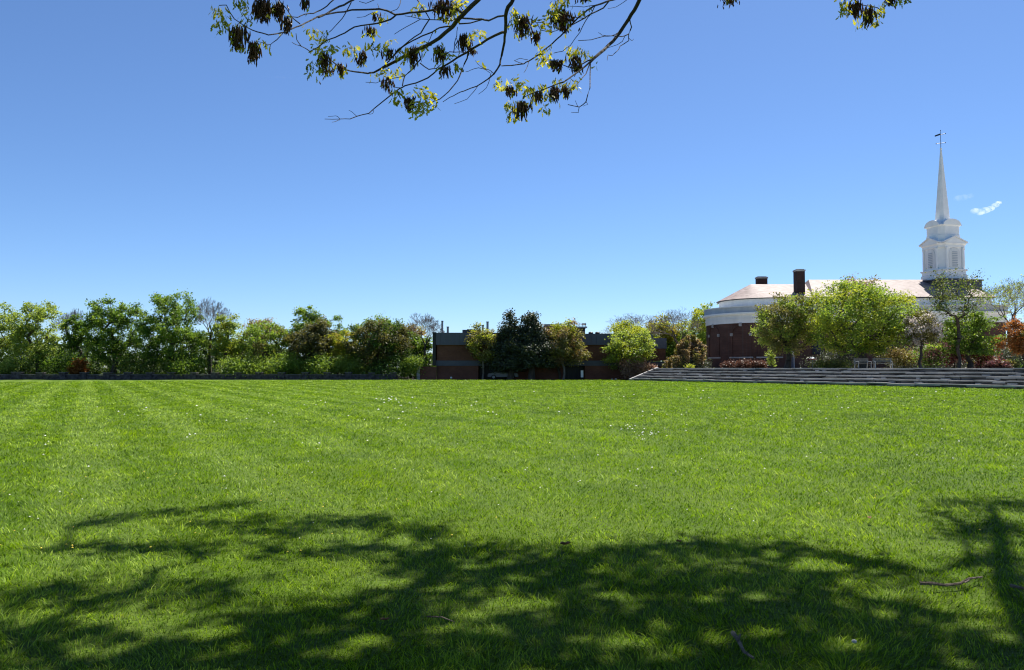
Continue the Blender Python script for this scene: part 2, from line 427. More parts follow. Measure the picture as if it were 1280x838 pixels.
def skeleton(rs, trunk_pts, clumps, r_tip, curve=0.12):
    """join every clump to the nearest lower node; radii grow with what hangs on them"""
    nodes = [np.array(p, float) for p in trunk_pts]; par = [-1] + list(range(len(trunk_pts)-1))
    base = np.array(trunk_pts[-1], float)
    order = np.argsort(np.linalg.norm(clumps - base, axis=1))
    ends = []
    for k in order:
        c = clumps[k]; P = np.array(nodes)
        d = np.linalg.norm(P - c, axis=1) + np.maximum(0, P[:, 2] - c[2])*1.3
        d[:max(1, len(trunk_pts)//2)] += 3.0
        i = int(np.argmin(d)); p = P[i]; L_ = np.linalg.norm(c - p)
        m1 = p + (c-p)*0.36 + rs.normal(size=3)*L_*curve + np.array([0,0,L_*0.06])
        m2 = p + (c-p)*0.70 + rs.normal(size=3)*L_*curve*0.8 + np.array([0,0,L_*0.05])
        nodes += [m1, m2, c]; par += [i, len(nodes)-3, len(nodes)-2]; ends.append(len(nodes)-1)
    n = len(nodes); w = np.zeros(n)
    for e in ends: w[e] += 1
    for i in range(n-1, 0, -1):
        if par[i] >= 0: w[par[i]] += w[i]
    P = np.array(nodes); r = r_tip*np.sqrt(np.maximum(w, 1))
    idx = np.array([i for i in range(n) if par[i] >= 0]); pi = np.array([par[i] for i in idx])
    return P, r, idx, pi

def bare_skeleton(rs, H, W, fork, depth=8):
    """bare crown by repeated forking, scaled to height H and width W"""
    A, B, ra, rb = [], [], [], []
    def grow(p, d, ln, r, k):
        q = p + d*ln; mid = p + d*ln*0.5 + rs.normal(size=3)*ln*0.05
        r2 = r*0.86
        A.extend([p, mid]); B.extend([mid, q]); ra.extend([r, (r+r2)/2]); rb.extend([(r+r2)/2, r2])
        if k == 0: return
        n = 3 if (k > depth-3 or rs.uniform() < 0.22) else 2
        ph = rs.uniform(0, 2*np.pi)
        for i in range(n):
            a = ph + 2*np.pi*i/n + rs.normal()*0.35; sp = rs.uniform(0.30, 0.62)*(1.1 if k > depth-3 else 0.95)
            u = np.cross(d, [0.3,0.2,0.9]); u /= np.linalg.norm(u)+1e-9; v = np.cross(d, u)
            nd = d*math.cos(sp) + (u*math.cos(a)+v*math.sin(a))*math.sin(sp); nd[2] += 0.07; nd /= np.linalg.norm(nd)
            grow(q, nd, ln*rs.uniform(0.68, 0.90), r2*(0.60 if n == 3 else 0.70), k-1)
    p = np.array([0,0,-0.15]); top = np.array([rs.normal()*0.12, rs.normal()*0.12, fork*10.0])
    A.append(p); B.append(top); ra.append(0.26); rb.append(0.20)
    grow(top, np.array([rs.normal()*0.06, rs.normal()*0.06, 1.0]), 1.5, 0.19, depth)
    A, B = np.array(A), np.array(B); ra, rb = np.array(ra), np.array(rb)
    zm = np.percentile(B[:,2], 99.5); wm = np.percentile(np.abs(B[:,:2]), 98)
    S = np.array([W/2/wm, W/2/wm, H/zm]); A, B = A*S, B*S
    m = (H/10)
    return A, B, np.maximum(ra*m, 0.014), np.maximum(rb*m, 0.010)

def crown_points(rs, n, W, H0, H1, style):
    """clump centres of a crown of width W between heights H0 and H1"""
    hz = (H1-H0)/2; cz = (H0+H1)/2
    k = rs.uniform(0, 2*np.pi, 8)
    out = []
    while len(out) < n:
        if style == 'cone':
            u = 1 - math.sqrt(rs.uniform(0, 1)); z = H0 + (H1-H0)*u*0.99
            rmax = W/2*min(1,1.3*(1-u)**0.85)*(0.86+0.14*math.sin(u*21+k[0])); th = rs.uniform(0, 2*np.pi)
            q = rmax*(rs.uniform(0.1, 1)**0.5)
            out.append((q*math.cos(th), q*math.sin(th), z)); continue
        if style == 'layered':
            lv = rs.integers(0, 8); u = (lv+0.35)/8; z = H0 + (H1-H0)*u + rs.normal()*0.22
            rmax = W/2*math.sqrt(max(0.06, 1-(1.55*u-0.62)**2))*(0.8+0.2*math.sin(3*k[1]+lv*2)); th = rs.uniform(0, 2*np.pi)
            q = rmax*math.sqrt(rs.uniform(0.05, 1)); out.append((q*math.cos(th), q*math.sin(th), z - q*0.05)); continue
        d = rs.normal(size=3); d /= np.linalg.norm(d)
        th = math.atan2(d[1], d[0])
        if style == 'dome':
            rad = rs.uniform(0.04, 1)**0.34*(1 + 0.05*math.sin(3*th+k[1]+3*d[2]) + 0.05*math.sin(7*d[2]+k[2]))
            p = np.array([d[0]*W/2*rad, d[1]*W/2*rad, cz + d[2]*hz*rad])
            f = max(0, (cz-p[2])/hz); p[:2] *= 1-0.25*f*f
            if H0-0.2 < p[2] < H1+0.1: out.append(p)
            continue
        lump = 1 + 0.13*math.sin(2*th+k[0]) + 0.10*math.sin(3*th+k[1]+3*d[2]) + 0.10*math.sin(5*d[2]+k[2]) - 0.05
        rad = rs.uniform(0.10, 1)**0.36*lump
        p = np.array([d[0]*W/2*rad*0.92, d[1]*W/2*rad*0.92, cz + d[2]*hz*rad*0.93])
        if style == 'weeping': p[2] = H1 - (H1-H0)*((np.hypot(p[0],p[1])/(W/2))**1.7*0.7 + rs.uniform(0,0.35)*1.0)
        if style == 'vase': 
            f = np.clip((p[2]-H0)/(H1-H0), 0, 1); p[:2] *= 0.45+0.65*f
        if H0-0.2 < p[2] < H1+0.1: out.append(p)
    return np.array(out)

tree_no = 0
LEAF_MUL = 3.0
def tree(name, label, cat, px, Y, ytop, ybot, wpx, mat, style='round', clumps=70, leaves=3600, leaf=0.30, tf=0.22,
         zg=0.0, bark='bark', group=None, spread=0.62, r_tip=0.026, twigs=0, lean=0.0, mat2=None, parts=('trunk','crown'), r_clump=None):
    global tree_no
    tree_no += 1
    rs = np.random.default_rng(1000+tree_no)
    base = at(px, 460, Y); top = at(px, ytop, Y).z
    H = top - zg; W = wpx/F*Y
    root = empty(name, (base.x, Y, zg), label, cat, group)
    H0 = H*tf; H1 = H*(1.0 if style in ('cone','layered','weeping') else 1.06)
    leaves = int(leaves*LEAF_MUL); clumps = int(clumps*(1.0 if twigs or style == 'cone' else 1.55))
    if twigs:
        A, B, ra, rb = bare_skeleton(rs, H, W, tf)
        big = rb > 0.045
        for nm, sel, mt, ns in ((parts[0], big, M[bark], 6), (parts[1], ~big, M['twiggrey'], 3)):
            V, lo, co = tube_np(A[sel], B[sel], ra[sel], rb[sel], ns)
            o = link_mesh(nm, np_mesh(nm, V, lo, co), mt, root)
        if leaves:
            tips = B[rb < 0.03]; C = tips[rs.integers(0, len(tips), leaves)] + rs.normal(size=(leaves,3))*0.18
            V, lo, co, ti = leaves_np(rs, C, leaf)
            link_mesh('leaves', np_mesh('leaves', V, lo, co, ti), L[mat], root)
        return root
    cp = crown_points(rs, clumps, W*1.03, H0 + (H1-H0)*0.05, H1, style)
    rc = r_clump or spread*W/math.sqrt(clumps)*1.32
    tt = (0.86 if style == 'cone' else 0.52)
    tn = 6; tr = []
    for i in range(tn):
        f = i/(tn-1); tr.append((lean*f*H*tt + (rs.normal()*0.022*H if 0 < i else 0), rs.normal()*0.018*H if i else 0, f*H*tt - (0.15 if i == 0 else 0)))
    P, r, idx, pi = skeleton(rs, tr, cp, r_tip, 0.05 if twigs else 0.09)
    r[0] *= 1.35
    A = P[pi]; B = P[idx]; ra = np.minimum(r[pi], np.where(pi < tn, 9, r[idx]*1.5)); rb = r[idx]
    V, lo, co = tube_np(A, B, ra, rb, 6)
    link_mesh(parts[0], np_mesh(parts[0], V, lo, co), M[bark], root)
    if leaves:
        m = rs.integers(0, len(cp), leaves)
        jit = rs.normal(size=(leaves,3))*rc*np.array([0.66,0.66,0.50])
        if style == 'layered': jit *= np.array([1.1,1.1,0.5])
        if style == 'weeping':
            jit[:,2] = -np.abs(rs.normal(size=leaves))*rc*1.5; jit[:,:2] *= 0.45
        C = cp[m] + jit
        C[:,2] = np.maximum(C[:,2], 0.05)
        ct = rs.uniform(0, 1, len(cp))
        ti = np.clip(0.35*ct[m] + 0.65*rs.uniform(0,1,leaves)**1.3 + rs.normal(size=leaves)*0.05, 0, 1)
        V, lo, co, ti = leaves_np(rs, C, leaf*0.95, tint=ti, up_bias=0.5)
        me = np_mesh(parts[1], V, lo, co, ti)
        o = link_mesh(parts[1], me, L[mat], root)
        if mat2:
            me.materials.append(L[mat2[0]])
            sel = (rs.uniform(0,1,len(cp)) < mat2[1])[m]
            me.polygons.foreach_set('material_index', sel.astype(np.int32))
    return root

def bush(name, label, cat, px, Y, ytop, wpx, mat, zg=0.0, leaves=1100, leaf=0.24, clumps=22, group=None, mat2=None, style='round'):
    return tree(name, label, cat, px, Y, ytop, 0, wpx, mat, style, clumps, leaves, leaf, 0.02, zg, 'bark', group, 0.8, 0.012,
                parts=('stems','foliage'), mat2=mat2)

GT = 'trees behind the low stone wall'
# --- left row, behind the wall
tree('deciduous_tree', 'pale green open tree cut off by the left edge of the photo', 'tree', -4, 110, 384, 0, 60, 'light', 'dome', clumps=70, leaves=2300, tf=0.30, group=GT)
tree('deciduous_tree', 'pale green see-through round tree second from the left edge', 'tree', 47, 109, 379, 0, 64, 'light', 'dome', clumps=90, leaves=3300, tf=0.12, group=GT)
tree('bare_tree', 'grey bare crown showing between the two leftmost round green trees', 'tree', 90, 120, 387, 0, 40, 'light', 'vase', clumps=80, leaves=0, twigs=5, tf=0.3, group=GT)
tree('deciduous_tree', 'narrow small green tree left of the deep green round tree', 'tree', 96, 111, 394, 0, 30, 'mid', clumps=36, leaves=1500, tf=0.3, group=GT)
tree('deciduous_tree', 'deep green round tree third of the big crowns from the left edge', 'tree', 141, 109, 378, 0, 72, 'mid', 'dome', clumps=105, leaves=5400, tf=0.08, group=GT, mat2=('fresh',0.2))
tree('deciduous_tree', 'tallest dense green tree of the left row beside a bare crown', 'tree', 214, 109, 373, 0, 82, 'mid', 'dome', clumps=120, leaves=6600, tf=0.07, group=GT, mat2=('fresh',0.3))
tree('bare_tree', 'tall tree with bare grey twigs on top and few yellowish leaves below', 'tree', 263, 112, 374, 0, 52, 'olive', 'vase', clumps=110, leaves=0, twigs=5, tf=0.3, group=GT, bark='bark')
tree('deciduous_tree', 'soft yellow-green tree just right of the bare grey crown', 'tree', 284, 111, 392, 0, 48, 'light', clumps=55, leaves=2700, tf=0.1, group=GT, mat2=('yellowgreen',0.35))
tree('deciduous_tree', 'thin bronze-topped tree in the dip of the left row', 'tree', 328, 118, 394, 0, 42, 'bronze', clumps=60, leaves=1300, leaf=0.26, twigs=0, tf=0.4, group=GT)
tree('deciduous_tree', 'lower olive green tree under the bronze-topped one', 'tree', 333, 111, 403, 0, 62, 'fresh', 'dome', clumps=70, leaves=3600, tf=0.08, group=GT, mat2=('olive',0.4))
tree('deciduous_tree', 'fresh green tree rising behind the brownish tree', 'tree', 384, 114, 388, 0, 50, 'fresh', 'dome', clumps=70, leaves=3600, tf=0.1, group=GT, mat2=('dark',0.3))
tree('deciduous_tree', 'brownish dull tree in front of the fresh green one', 'tree', 393, 109, 402, 0, 58, 'brown', clumps=62, leaves=3600, tf=0.12, group=GT)
tree('deciduous_tree', 'small round green tree left of the yellow tree', 'tree', 420, 112, 398, 0, 34, 'mid', clumps=34, leaves=1700, tf=0.2, group=GT, mat2=('fresh',0.4))
tree('deciduous_tree', 'low yellow tree squeezed between two darker trees', 'tree', 431, 109, 412, 0, 40, 'yellowgreen', clumps=42, leaves=2200, tf=0.05, group=GT, mat2=('yellow',0.3))
tree('dark_tree', 'wide dark brown-green tree left of the bare tree by the brick building', 'tree', 474, 108, 400, 0, 76, 'brown', 'dome', clumps=100, leaves=6200, tf=0.12, group=GT, mat2=('dark',0.3))
tree('deciduous_tree', 'bright green top peeping over the wide dark tree', 'tree', 470, 114, 394, 0, 48, 'fresh', clumps=40, leaves=2000, tf=0.4, group=GT)
tree('deciduous_tree', 'orange-yellow crown behind the slim bare tree', 'tree', 514, 120, 408, 0, 46, 'bronze', clumps=46, leaves=2200, tf=0.3, group=GT, mat2=('yellow',0.4))
tree('bare_tree', 'slim bare tree with twiggy top beside the left end of the dark building', 'tree', 530, 109, 392, 0, 46, 'olive', 'vase', clumps=95, leaves=0, twigs=5, tf=0.42, group=GT, lean=0.03)
tree('deciduous_tree', 'dark green tree behind the slim bare trunk', 'tree', 521, 113, 416, 0, 40, 'mid', clumps=40, leaves=2300, tf=0.05, group=GT)
GB = 'shrubs behind the low stone wall'
bl = [(13,'light',452,'yellow-green low shrub behind the first big pier of the stone wall',34,107),
      (70,'mid',444,'dark leafy shrub under the pale see-through tree',52,108.5),
      (98,'orange',449,'small orange shrub glowing behind the stone wall',20,107.5),
      (176,'dark',440,'tall shrub between the two darkest round trees',58,109),
      (232,'mid',448,'green shrub at the foot of the tallest left tree',56,107.5),
      (296,'fresh',447,'bright green shrub over the wall right of the bare crown',46,107),
      (332,'fresh',448,'widest bright green shrub along the wall',56,107),
      (362,'fresh',446,'fresh green shrub right of the widest bright green one',42,107.2),
      (404,'fresh',447,'bright green shrub below the brownish tree',50,107),
      (436,'light',450,'light green shrub below the yellow tree',40,107),
      (486,'dark',452,'dark green shrub under the wide dark tree',70,107.2),
      (518,'fresh',447,'small green shrub beside the brick garden wall',32,106.8),
      (40,'dark',450,'dark low shrub behind the wall near the left edge',70,111)]
for px, m, yt, lab, w, Y in bl:
    bush('shrub', lab, 'shrub', px, Y, yt, w, m, group=GB, leaves=1500)

# woodland that fills the distance behind the trees: one mass
rs = np.random.default_rng(77)
n = 34000
X = rs.uniform(-140, -12, n); Yw = rs.uniform(118, 140, n)
hh = 4.6 + 1.6*np.sin(X*0.23) + 1.0*np.sin(X*0.61+1)
Z = hh*rs.uniform(0, 1, n)**0.7
V, lo, co, ti = leaves_np(rs, np.stack([X,Yw,Z],1), 0.75)
tag(link_mesh('woodland', np_mesh('woodland', V, lo, co, ti), L['wood']), kind='stuff')
n = 30000
X = rs.uniform(-12, 190, n); Yw = rs.uniform(150, 172, n)
hh = 7.0 + 1.6*np.sin(X*0.23) + 1.0*np.sin(X*0.61+1)
V, lo, co, ti = leaves_np(rs, np.stack([X,Yw,hh*rs.uniform(0,1,n)**0.7],1), 0.9)
tag(link_mesh('woodland', np_mesh('woodland', V, lo, co, ti), L['mid']), kind='stuff')

# a house roof glimpsed at the far left
hp = at(8, 460, 150)
hs = empty('house', (hp.x, 150, 0), 'grey roofed house glimpsed low between trunks at the left edge', 'house')
MB().box(-4, 3.2, 0, 6, -0.1, 1.3).build('house_wall', M['offwhite'], hs)
MB().loft([[(-4.4,-0.4,1.3),(3.6,-0.4,1.3),(3.6,6.4,1.3),(-4.4,6.4,1.3)], [(-4.2,2.9,3.4),(3.4,2.9,3.4),(3.4,3.1,3.4),(-4.2,3.1,3.4)]]).build('roof', M['roofgrey'], hs)

# ------------------------------------------------------------------ dark modern building
BY = 106.5
bld = empty('brick_building', (at(680,460,BY).x, BY, 0), 'low dark brown brick flat-roofed building with slate-blue fascia behind a row of small trees', 'building')
bx = lambda px: at(px, 440, BY).x - bld.location.x
bz = lambda py: at(640, py, BY).z
mb = MB()
for a, b in ((546,598),(640,704),(731,832)): mb.box(bx(a), bx(b), 0, 14, -0.2, bz(457.5))
mb.box(bx(598), bx(640), 2.4, 14, -0.2, bz(457.5)); mb.box(bx(704), bx(731), 2.0, 14, -0.2, bz(457.5))
mb.build('ground_floor_wall', M['brick_brown'], bld)
MB().box(bx(545), bx(817), -0.12, 14, bz(457.5)+0.003, bz(451)).box(bx(817)+0.003, bx(831), -0.02, 14, bz(457.5)+0.003, bz(452)).build('concrete_band', M['band'], bld)
MB().box(bx(546), bx(832), 0, 14, bz(451)+0.003, bz(431)).build('upper_wall', M['brick_brown'], bld)
# fascia is made of panels with open joints
mb = MB(); n_p = 46
for i in range(n_p):
    a = 545 + (816-545)*i/n_p; b = 545 + (816-545)*(i+1)/n_p
    mb.box(bx(a)+0.008, bx(b)-0.008, -0.35, 0.2, bz(431.4), bz(416.2 if a < 690 else 417.5))
mb.box(bx(545), bx(816), -0.28, 14, bz(431), bz(417.8))
mb.box(bx(816)+0.01, bx(833), -0.2, 14, bz(436), bz(423))
mb.build('fascia', M['fascia'], bld)
MB().box(bx(541), bx(545)-0.01, -0.4, 14, bz(457), bz(415.5)).build('end_fin', M['black'], bld)
MB().box(bx(577), bx(598), 1.5, 7, bz(418), bz(411.8)).box(bx(583), bx(592), 1.2, 6, bz(412), bz(411.2)).build('roof_plant_box', M['darkslate'], bld)
for a, b, t in ((549.0,551.6,400.5),(556,558.8,408),(601,603.8,406),(607,610,401.5)):
    f = MB().tube([((bx(a)+bx(b))/2, 3, bz(418)), ((bx(a)+bx(b))/2, 3, bz(t))], (bx(b)-bx(a))/2, 10).build('flue', M['steel'], bld)
    MB().tube([((bx(a)+bx(b))/2, 3, bz(t)+0.005), ((bx(a)+bx(b))/2, 3, bz(t)+0.10)], (bx(b)-bx(a))/2*1.25, 10).build('cap', M['black'], f)
# entrances: glazing set back in both openings
for a, b, d in ((598.3,639.7,2.0),(704.3,730.7,1.6)):
    w = MB().box(bx(a), bx(b), d, d+0.05, 0.02, bz(458)).build('glazed_entrance', M['glassdark'], bld)
    mb = MB(); k = 6 if b-a > 35 else 4
    for i in range(k+1):
        c = bx(a) + (bx(b)-bx(a)-0.1)*i/k; mb.box(c, c+0.1, d-0.06, d-0.003, 0.02, bz(458))
    mb.build('mullions', M['black'], w)
# penthouse
ph = MB().box(bx(712), bx(735), 4, 10, bz(418), bz(408.5)).build('penthouse', M['black'], bld)
MB().box(bx(682), bx(707), 3, 10, bz(406), bz(403.8)).box(bx(707)+.01, bx(737), 3.2, 10, bz(408.4), bz(406.8)).build('canopy_slab', M['steel'], ph)
MB().box(bx(684), bx(704), 4, 9, bz(418), bz(406.1)).build('plant_room', M['darkslate'], ph)
mb = MB()
for p in np.linspace(709, 735, 8):
    mb.tube([(bx(p), 3.4, bz(406.7)), (bx(p), 3.4, bz(402.2))], 0.035, 5)
for yy in (402.4, 404.2): mb.tube([(bx(709), 3.4, bz(yy)), (bx(735), 3.4, bz(yy))], 0.03, 5)
mb.build('railing', M['steel'], ph)
MB().box(bx(731), bx(736), 3.5, 5, bz(404.5), bz(402.8)).build('vent_box', M['black'], ph)
MB().box(bx(697), bx(702), 4.5, 6, bz(403.7), bz(402.2)).build('vent_box', M['black'], ph)
for c in (740.5, 749):
    v = MB().tube([(bx(c),2,bz(418)),(bx(c),2,bz(416.5))], 0.14, 10).build('roof_vent', M['black'], bld)
    MB().sphere((bx(c),2,bz(415.8)), 0.36, 12, 6, 0.55).build('cowl', M['black'], v)
# lower garden wall to the left with pale end post
gw = empty('garden_wall', (at(534,460,105.9).x, 105.9, 0), 'short brown brick garden wall with pale end post left of the dark building', 'wall')
gx = lambda px: at(px, 460, 105.9).x - gw.location.x
MB().box(gx(525), gx(545.5), 0, 0.35, -0.1, at(0,458.5,105.9).z).build('brick_panel', M['brick_brown'], gw)
MB().box(gx(521), gx(524.9), -0.05, 0.42, -0.1, at(0,457.5,105.9).z).build('end_post', M['limestone'], gw)

# parked car in the shade of the entrance
cy = 106.9
car = empty('parked_car', (at(629,460,cy).x, cy, 0), 'blue-grey car parked in the dark entrance opening of the brick building', 'car')
prof = [(-2.1,0.35),(-2.15,0.62),(-2.05,0.82),(-1.3,0.92),(-0.75,1.32),(0.55,1.36),(1.15,0.98),(1.9,0.88),(2.1,0.62),(2.08,0.35)]
MB().loft([[(x,-0.75,z) for x,z in prof], [(x,-0.85,z*0.98+0.005) for x,z in prof][::1], [(x,0.85,z*0.98+0.005) for x,z in prof]]).build('body', M['carblue'], car)
MB().loft([[(-1.1,-0.862,0.94),(0.98,-0.862,0.97),(0.5,-0.862,1.26),(-0.7,-0.862,1.24)], [(-1.1,-0.853,0.94),(0.98,-0.853,0.97),(0.5,-0.853,1.26),(-0.7,-0.853,1.24)]]).build('side_window', M['glassdark'], car)
for x in (-1.3, 1.3):
    for y in (-0.80, 0.80):
        w = MB().tube([(x,y-0.1,0.33),(x,y+0.1,0.33)], 0.33, 16).build('wheel', M['rubber'], car)
        MB().tube([(x,y-0.112,0.33),(x,y-0.104,0.33)], 0.19, 12).build('rim', M['steel'], w)
# small white ball lamp and white bollard sign
bl_ = empty('ball_lamp', (at(564,473,104.6).x, 104.6, 0), 'small white ball lamp on the ground before the left brick wall', 'lamp')
MB().tube([(0,0,-0.05),(0,0,0.16)], 0.06, 8).build('lamp_stem', M['black'], bl_)
MB().sphere((0,0,0.26), 0.14, 12, 8).build('lamp_globe', M['lampglass'], bl_, smooth=True)
so = empty('sign_post', (at(727.5,460,105.4).x, 105.4, 0), 'narrow upright white sign board by the right entrance of the dark building', 'sign')
MB().box(-0.17,0.17,-0.03,0.03,0.3,1.25).build('sign_board', M['white'], so)
MB().box(-0.05,0.05,0.033,0.08,-0.1,1.2).build('post', M['black'], so)
for x, s, lab in ((765,0.13,'small pale stone by the lawn edge below the soft light green tree'),(770,0.17,'larger pale stone by the lawn edge below the pinkish shrub')):
    p = at(x, 474, 103.9)
    o = MB().sphere((0,0,0), s, 9, 6, 0.7).build('edge_stone', M['pebble'], loc=(p.x,103.9,s*0.5)); tag(o, lab, 'stone')

# --- small trees before the dark building
GF = 'small trees in front of the dark brick building'
tree('young_tree', 'small tree with yellow-green top and bare pale trunk before the brick wall', 'tree', 603, 105.3, 409, 0, 46, 'olive', clumps=52, leaves=2300, leaf=0.27, tf=0.26, group=GF, bark='barkpale', mat2=('yellowgreen',0.35), r_tip=0.014)
tree('conifer_tree', 'dark pointed conifer, left of the pair before the building', 'tree', 637, 104.9, 384, 0, 50, 'conifer', 'cone', clumps=220, leaves=5200, leaf=0.30, tf=0.10, group=GF, r_clump=0.5)
tree('conifer_tree', 'dark broad conifer, right of the pair before the building', 'tree', 664, 104.6, 385, 0, 64, 'conifer', 'cone', clumps=260, leaves=6800, leaf=0.30, tf=0.16, group=GF, r_clump=0.55)
tree('deciduous_tree', 'tan and olive crown right of the conifers with thin leaning trunk', 'tree', 704, 104.6, 408, 0, 60, 'olive', 'round', clumps=64, leaves=3600, leaf=0.27, tf=0.14, group=GF, bark='barkpale', mat2=('bronze',0.3), lean=-0.06, r_tip=0.014)
tree('deciduous_tree', 'bright green top behind the tan and olive crown', 'tree', 700, 106.0, 406, 0, 36, 'yellowgreen', 'round', clumps=30, leaves=1300, tf=0.4, group=GF)
tree('deciduous_tree', 'rounded soft light green tree left of the stone steps', 'tree', 787, 104.4, 414, 0, 64, 'light', 'round', clumps=80, leaves=3600, leaf=0.27, tf=0.12, group=GF, mat2=('yellowgreen',0.3))
bush('shrub', 'rounded pinkish tan shrub at the left foot of the stone steps', 'shrub', 793, 103.2, 450, 36, 'pink', leaves=1700)
bush('shrub', 'small grey pink shrub beside the top of the steps end kerb', 'shrub', 812, 103.8, 455, 20, 'pink', leaves=700)
# behind, right of the dark building
GR = 'trees between the dark building and the chapel'
tree('deciduous_tree', 'yellow-green tree over the roof behind the soft light green tree', 'tree', 785, 128, 403, 0, 56, 'yellowgreen', clumps=50, leaves=3000, leaf=0.34, tf=0.2, group=GR)
tree('deciduous_tree', 'yellow round tree behind the roof end of the dark building', 'tree', 832, 130, 401, 0, 60, 'yellow', clumps=55, leaves=3200, leaf=0.36, tf=0.2, group=GR, mat2=('yellowgreen',0.4))
tree('bare_tree', 'bare grey spreading crown above the yellow-green tree', 'tree', 790, 140, 393, 0, 74, 'olive', 'vase', clumps=110, leaves=0, twigs=6, tf=0.4, group=GR)
tree('bare_tree', 'tall bare dark-limbed tree left of the chapel', 'tree', 848, 122, 387, 0, 72, 'olive', 'vase', clumps=130, leaves=0, twigs=5, tf=0.3, group=GR, r_tip=0.034)
tree('deciduous_tree', 'green tree close behind the left end of the chapel', 'tree', 876, 136, 390, 0, 50, 'fresh', clumps=50, leaves=2800, leaf=0.36, tf=0.1, group=GR, mat2=('yellowgreen',0.4))
tree('deciduous_tree', 'pale leafy tree top left behind the chapel parapet', 'tree', 881, 150, 384, 0, 30, 'light', clumps=36, leaves=1200, leaf=0.4, tf=0.3, group=GR)
tree('deciduous_tree', 'green tree filling the gap behind the weeping tree', 'tree', 850, 128, 418, 0, 50, 'mid', clumps=40, leaves=2400, leaf=0.34, tf=0.02, group=GR, mat2=('fresh',0.4))
tree('weeping_tree', 'tan weeping tree at the left corner of the chapel', 'tree', 863, 104.5, 417, 0, 50, 'bronze', 'weeping', clumps=70, leaves=4200, leaf=0.27, tf=0.12, zg=ZT, mat2=('olive',0.45))
bush('shrub', 'low tan weeping shrub left of the tan weeping tree', 'shrub', 843, 103.0, 441, 26, 'bronze', zg=ZT, leaves=1200, style='weeping', mat2=('olive',0.4))
bush('shrub', 'dark evergreen shrub under the tan weeping tree', 'shrub', 868, 103.6, 452, 36, 'conifer', zg=ZT, leaves=900)
bush('shrub', 'tiny bright green plant on the top step edge', 'shrub', 862, 95, 457, 9, 'yellowgreen', zg=ZT, leaves=160, leaf=0.14, clumps=8)

# ------------------------------------------------------------------ chapel
CX, CY = 39.6, 120.6
chap = empty('chapel', (55, 118, ZT), 'brick chapel with rounded apse, white cornice and pale slate roof above the stone steps', 'church')
OX, OY, OZ = chap.location
def plan(r, xr, cx=CX, n=28):
    p = [(xr, CY-r), (cx, CY-r)]
    for i in range(1, n): 
        a = R(270) - R(180)*i/n; p.append((cx + r*math.cos(a), CY + r*math.sin(a)))
    p += [(cx, CY+r), (xr, CY+r)]
    return [(x-OX, y-OY) for x, y in p][::-1]
def cz(py, Y): return at(640, py, Y).z - OZ
FY = CY-9
XR = at(1257, 400, FY).x
MB().prism(plan(9, XR), -0.6, cz(403, FY)).build('brick_wall', M['brick'], chap)
MB().prism(plan(9.12, XR+.12), -0.6, 0.75).build('plinth', M['brick'], chap)
MB().prism(plan(9.10, XR+.1), cz(403,FY)+.003, cz(391.5,FY)).prism(plan(9.2, XR+.2), cz(398,FY), cz(397,FY)).build('frieze', M['offwhite'], chap)
MB().prism(plan(9.55, XR+.5), cz(391.5,FY)+.003, cz(389.6,FY)).prism(plan(9.35, XR+.35), cz(392.6,FY), cz(391.5,FY)).build('cornice', M['white'], chap)
MB().prism(plan(9.28, XR+.25), cz(389.6,FY)+.003, cz(382.6,FY)).build('parapet', M['leadgrey'], chap)
MB().prism(plan(9.42, XR+.4), cz(382.6,FY)+.003, cz(381.4,FY)).build('parapet_coping', M['offwhite'], chap)
XU = at(1240, 380, CY-7).x
zE = cz(373, CY-7)
MB().prism(plan(7, XU), cz(389,FY), zE).build('clerestory', M['offwhite'], chap)
MB().prism(plan(7.35, XU+.35), zE+.003, zE+0.10).build('eaves_gutter', M['darkslate'], chap)
# roof: half cone over the apse running into a long ridge
def roof(r, xl, xr, z0, apexx, zr, hipr, name, half_round=True):
    mb = MB(); pts = []
    if half_round:
        base = plan(r, xr, cx=CX)
        vs = [(x, y, z0) for x, y in base]
        i0 = len(vs); vs += [(apexx-OX, CY-OY, zr), (xr-hipr-OX, CY-OY, zr)]
        nb = len(base); fs = []
        # base order: (xr,+), (cx,+), arc..., (cx,-), (xr,-)
        fs.append((0, 1, i0, i0+1)[::1])
        for i in range(1, nb-2): fs.append((i, i+1, i0))
        fs.append((nb-2, nb-1, i0+1, i0))
        fs.append((nb-1, 0, i0+1))
        mb.add(vs, fs)
    else:
        vs = [(xl-OX, CY-r-OY, z0), (xr-OX, CY-r-OY, z0), (xr-OX, CY+r-OY, z0), (xl-OX, CY+r-OY, z0), (apexx-OX, CY-OY, zr), (xr-hipr-OX, CY-OY, zr)]
        mb.add(vs, [(0,1,5,4),(1,2,5),(2,3,4,5),(3,0,4),(3,2,1,0)])
    return mb.build(name, M['slate'], chap)
roof(7.45, 0, XU+.4, zE+0.103, at(938,355,CY).x, cz(355.5, CY), 3.0, 'apse_roof')
xm = at(1004, 350, 117).x
roof(7.6, xm, XU+.5, zE+0.16, xm+2.2, cz(349.8, CY), 2.6, 'nave_roof', False)
# chimneys
def chim(x0, x1, y0, ytop, Y, w, name):
    a = at(x0, ytop, Y); b = at(x1, ytop, Y)
    mb = MB().box(a.x-OX, b.x-OX, Y-w/2-OY, Y+w/2-OY, y0, a.z-OZ-0.35)
    c = mb.build(name, M['chimneybrick'], chap)
    MB().box(a.x-OX-.08, b.x-OX+.08, Y-w/2-OY-.08, Y+w/2-OY+.08, a.z-OZ-.347, a.z-OZ-.1).box(a.x-OX+.1, b.x-OX-.1, Y-w/2-OY+.1, Y+w/2-OY-.1, a.z-OZ-.097, a.z-OZ).build('chimney_cap', M['limestone'], c)
chim(993.5, 1004, zE+0.3, 337, 115.6, 1.3, 'chimney')
chim(945.5, 958, zE+1.2, 346, 122.5, 1.0, 'chimney')
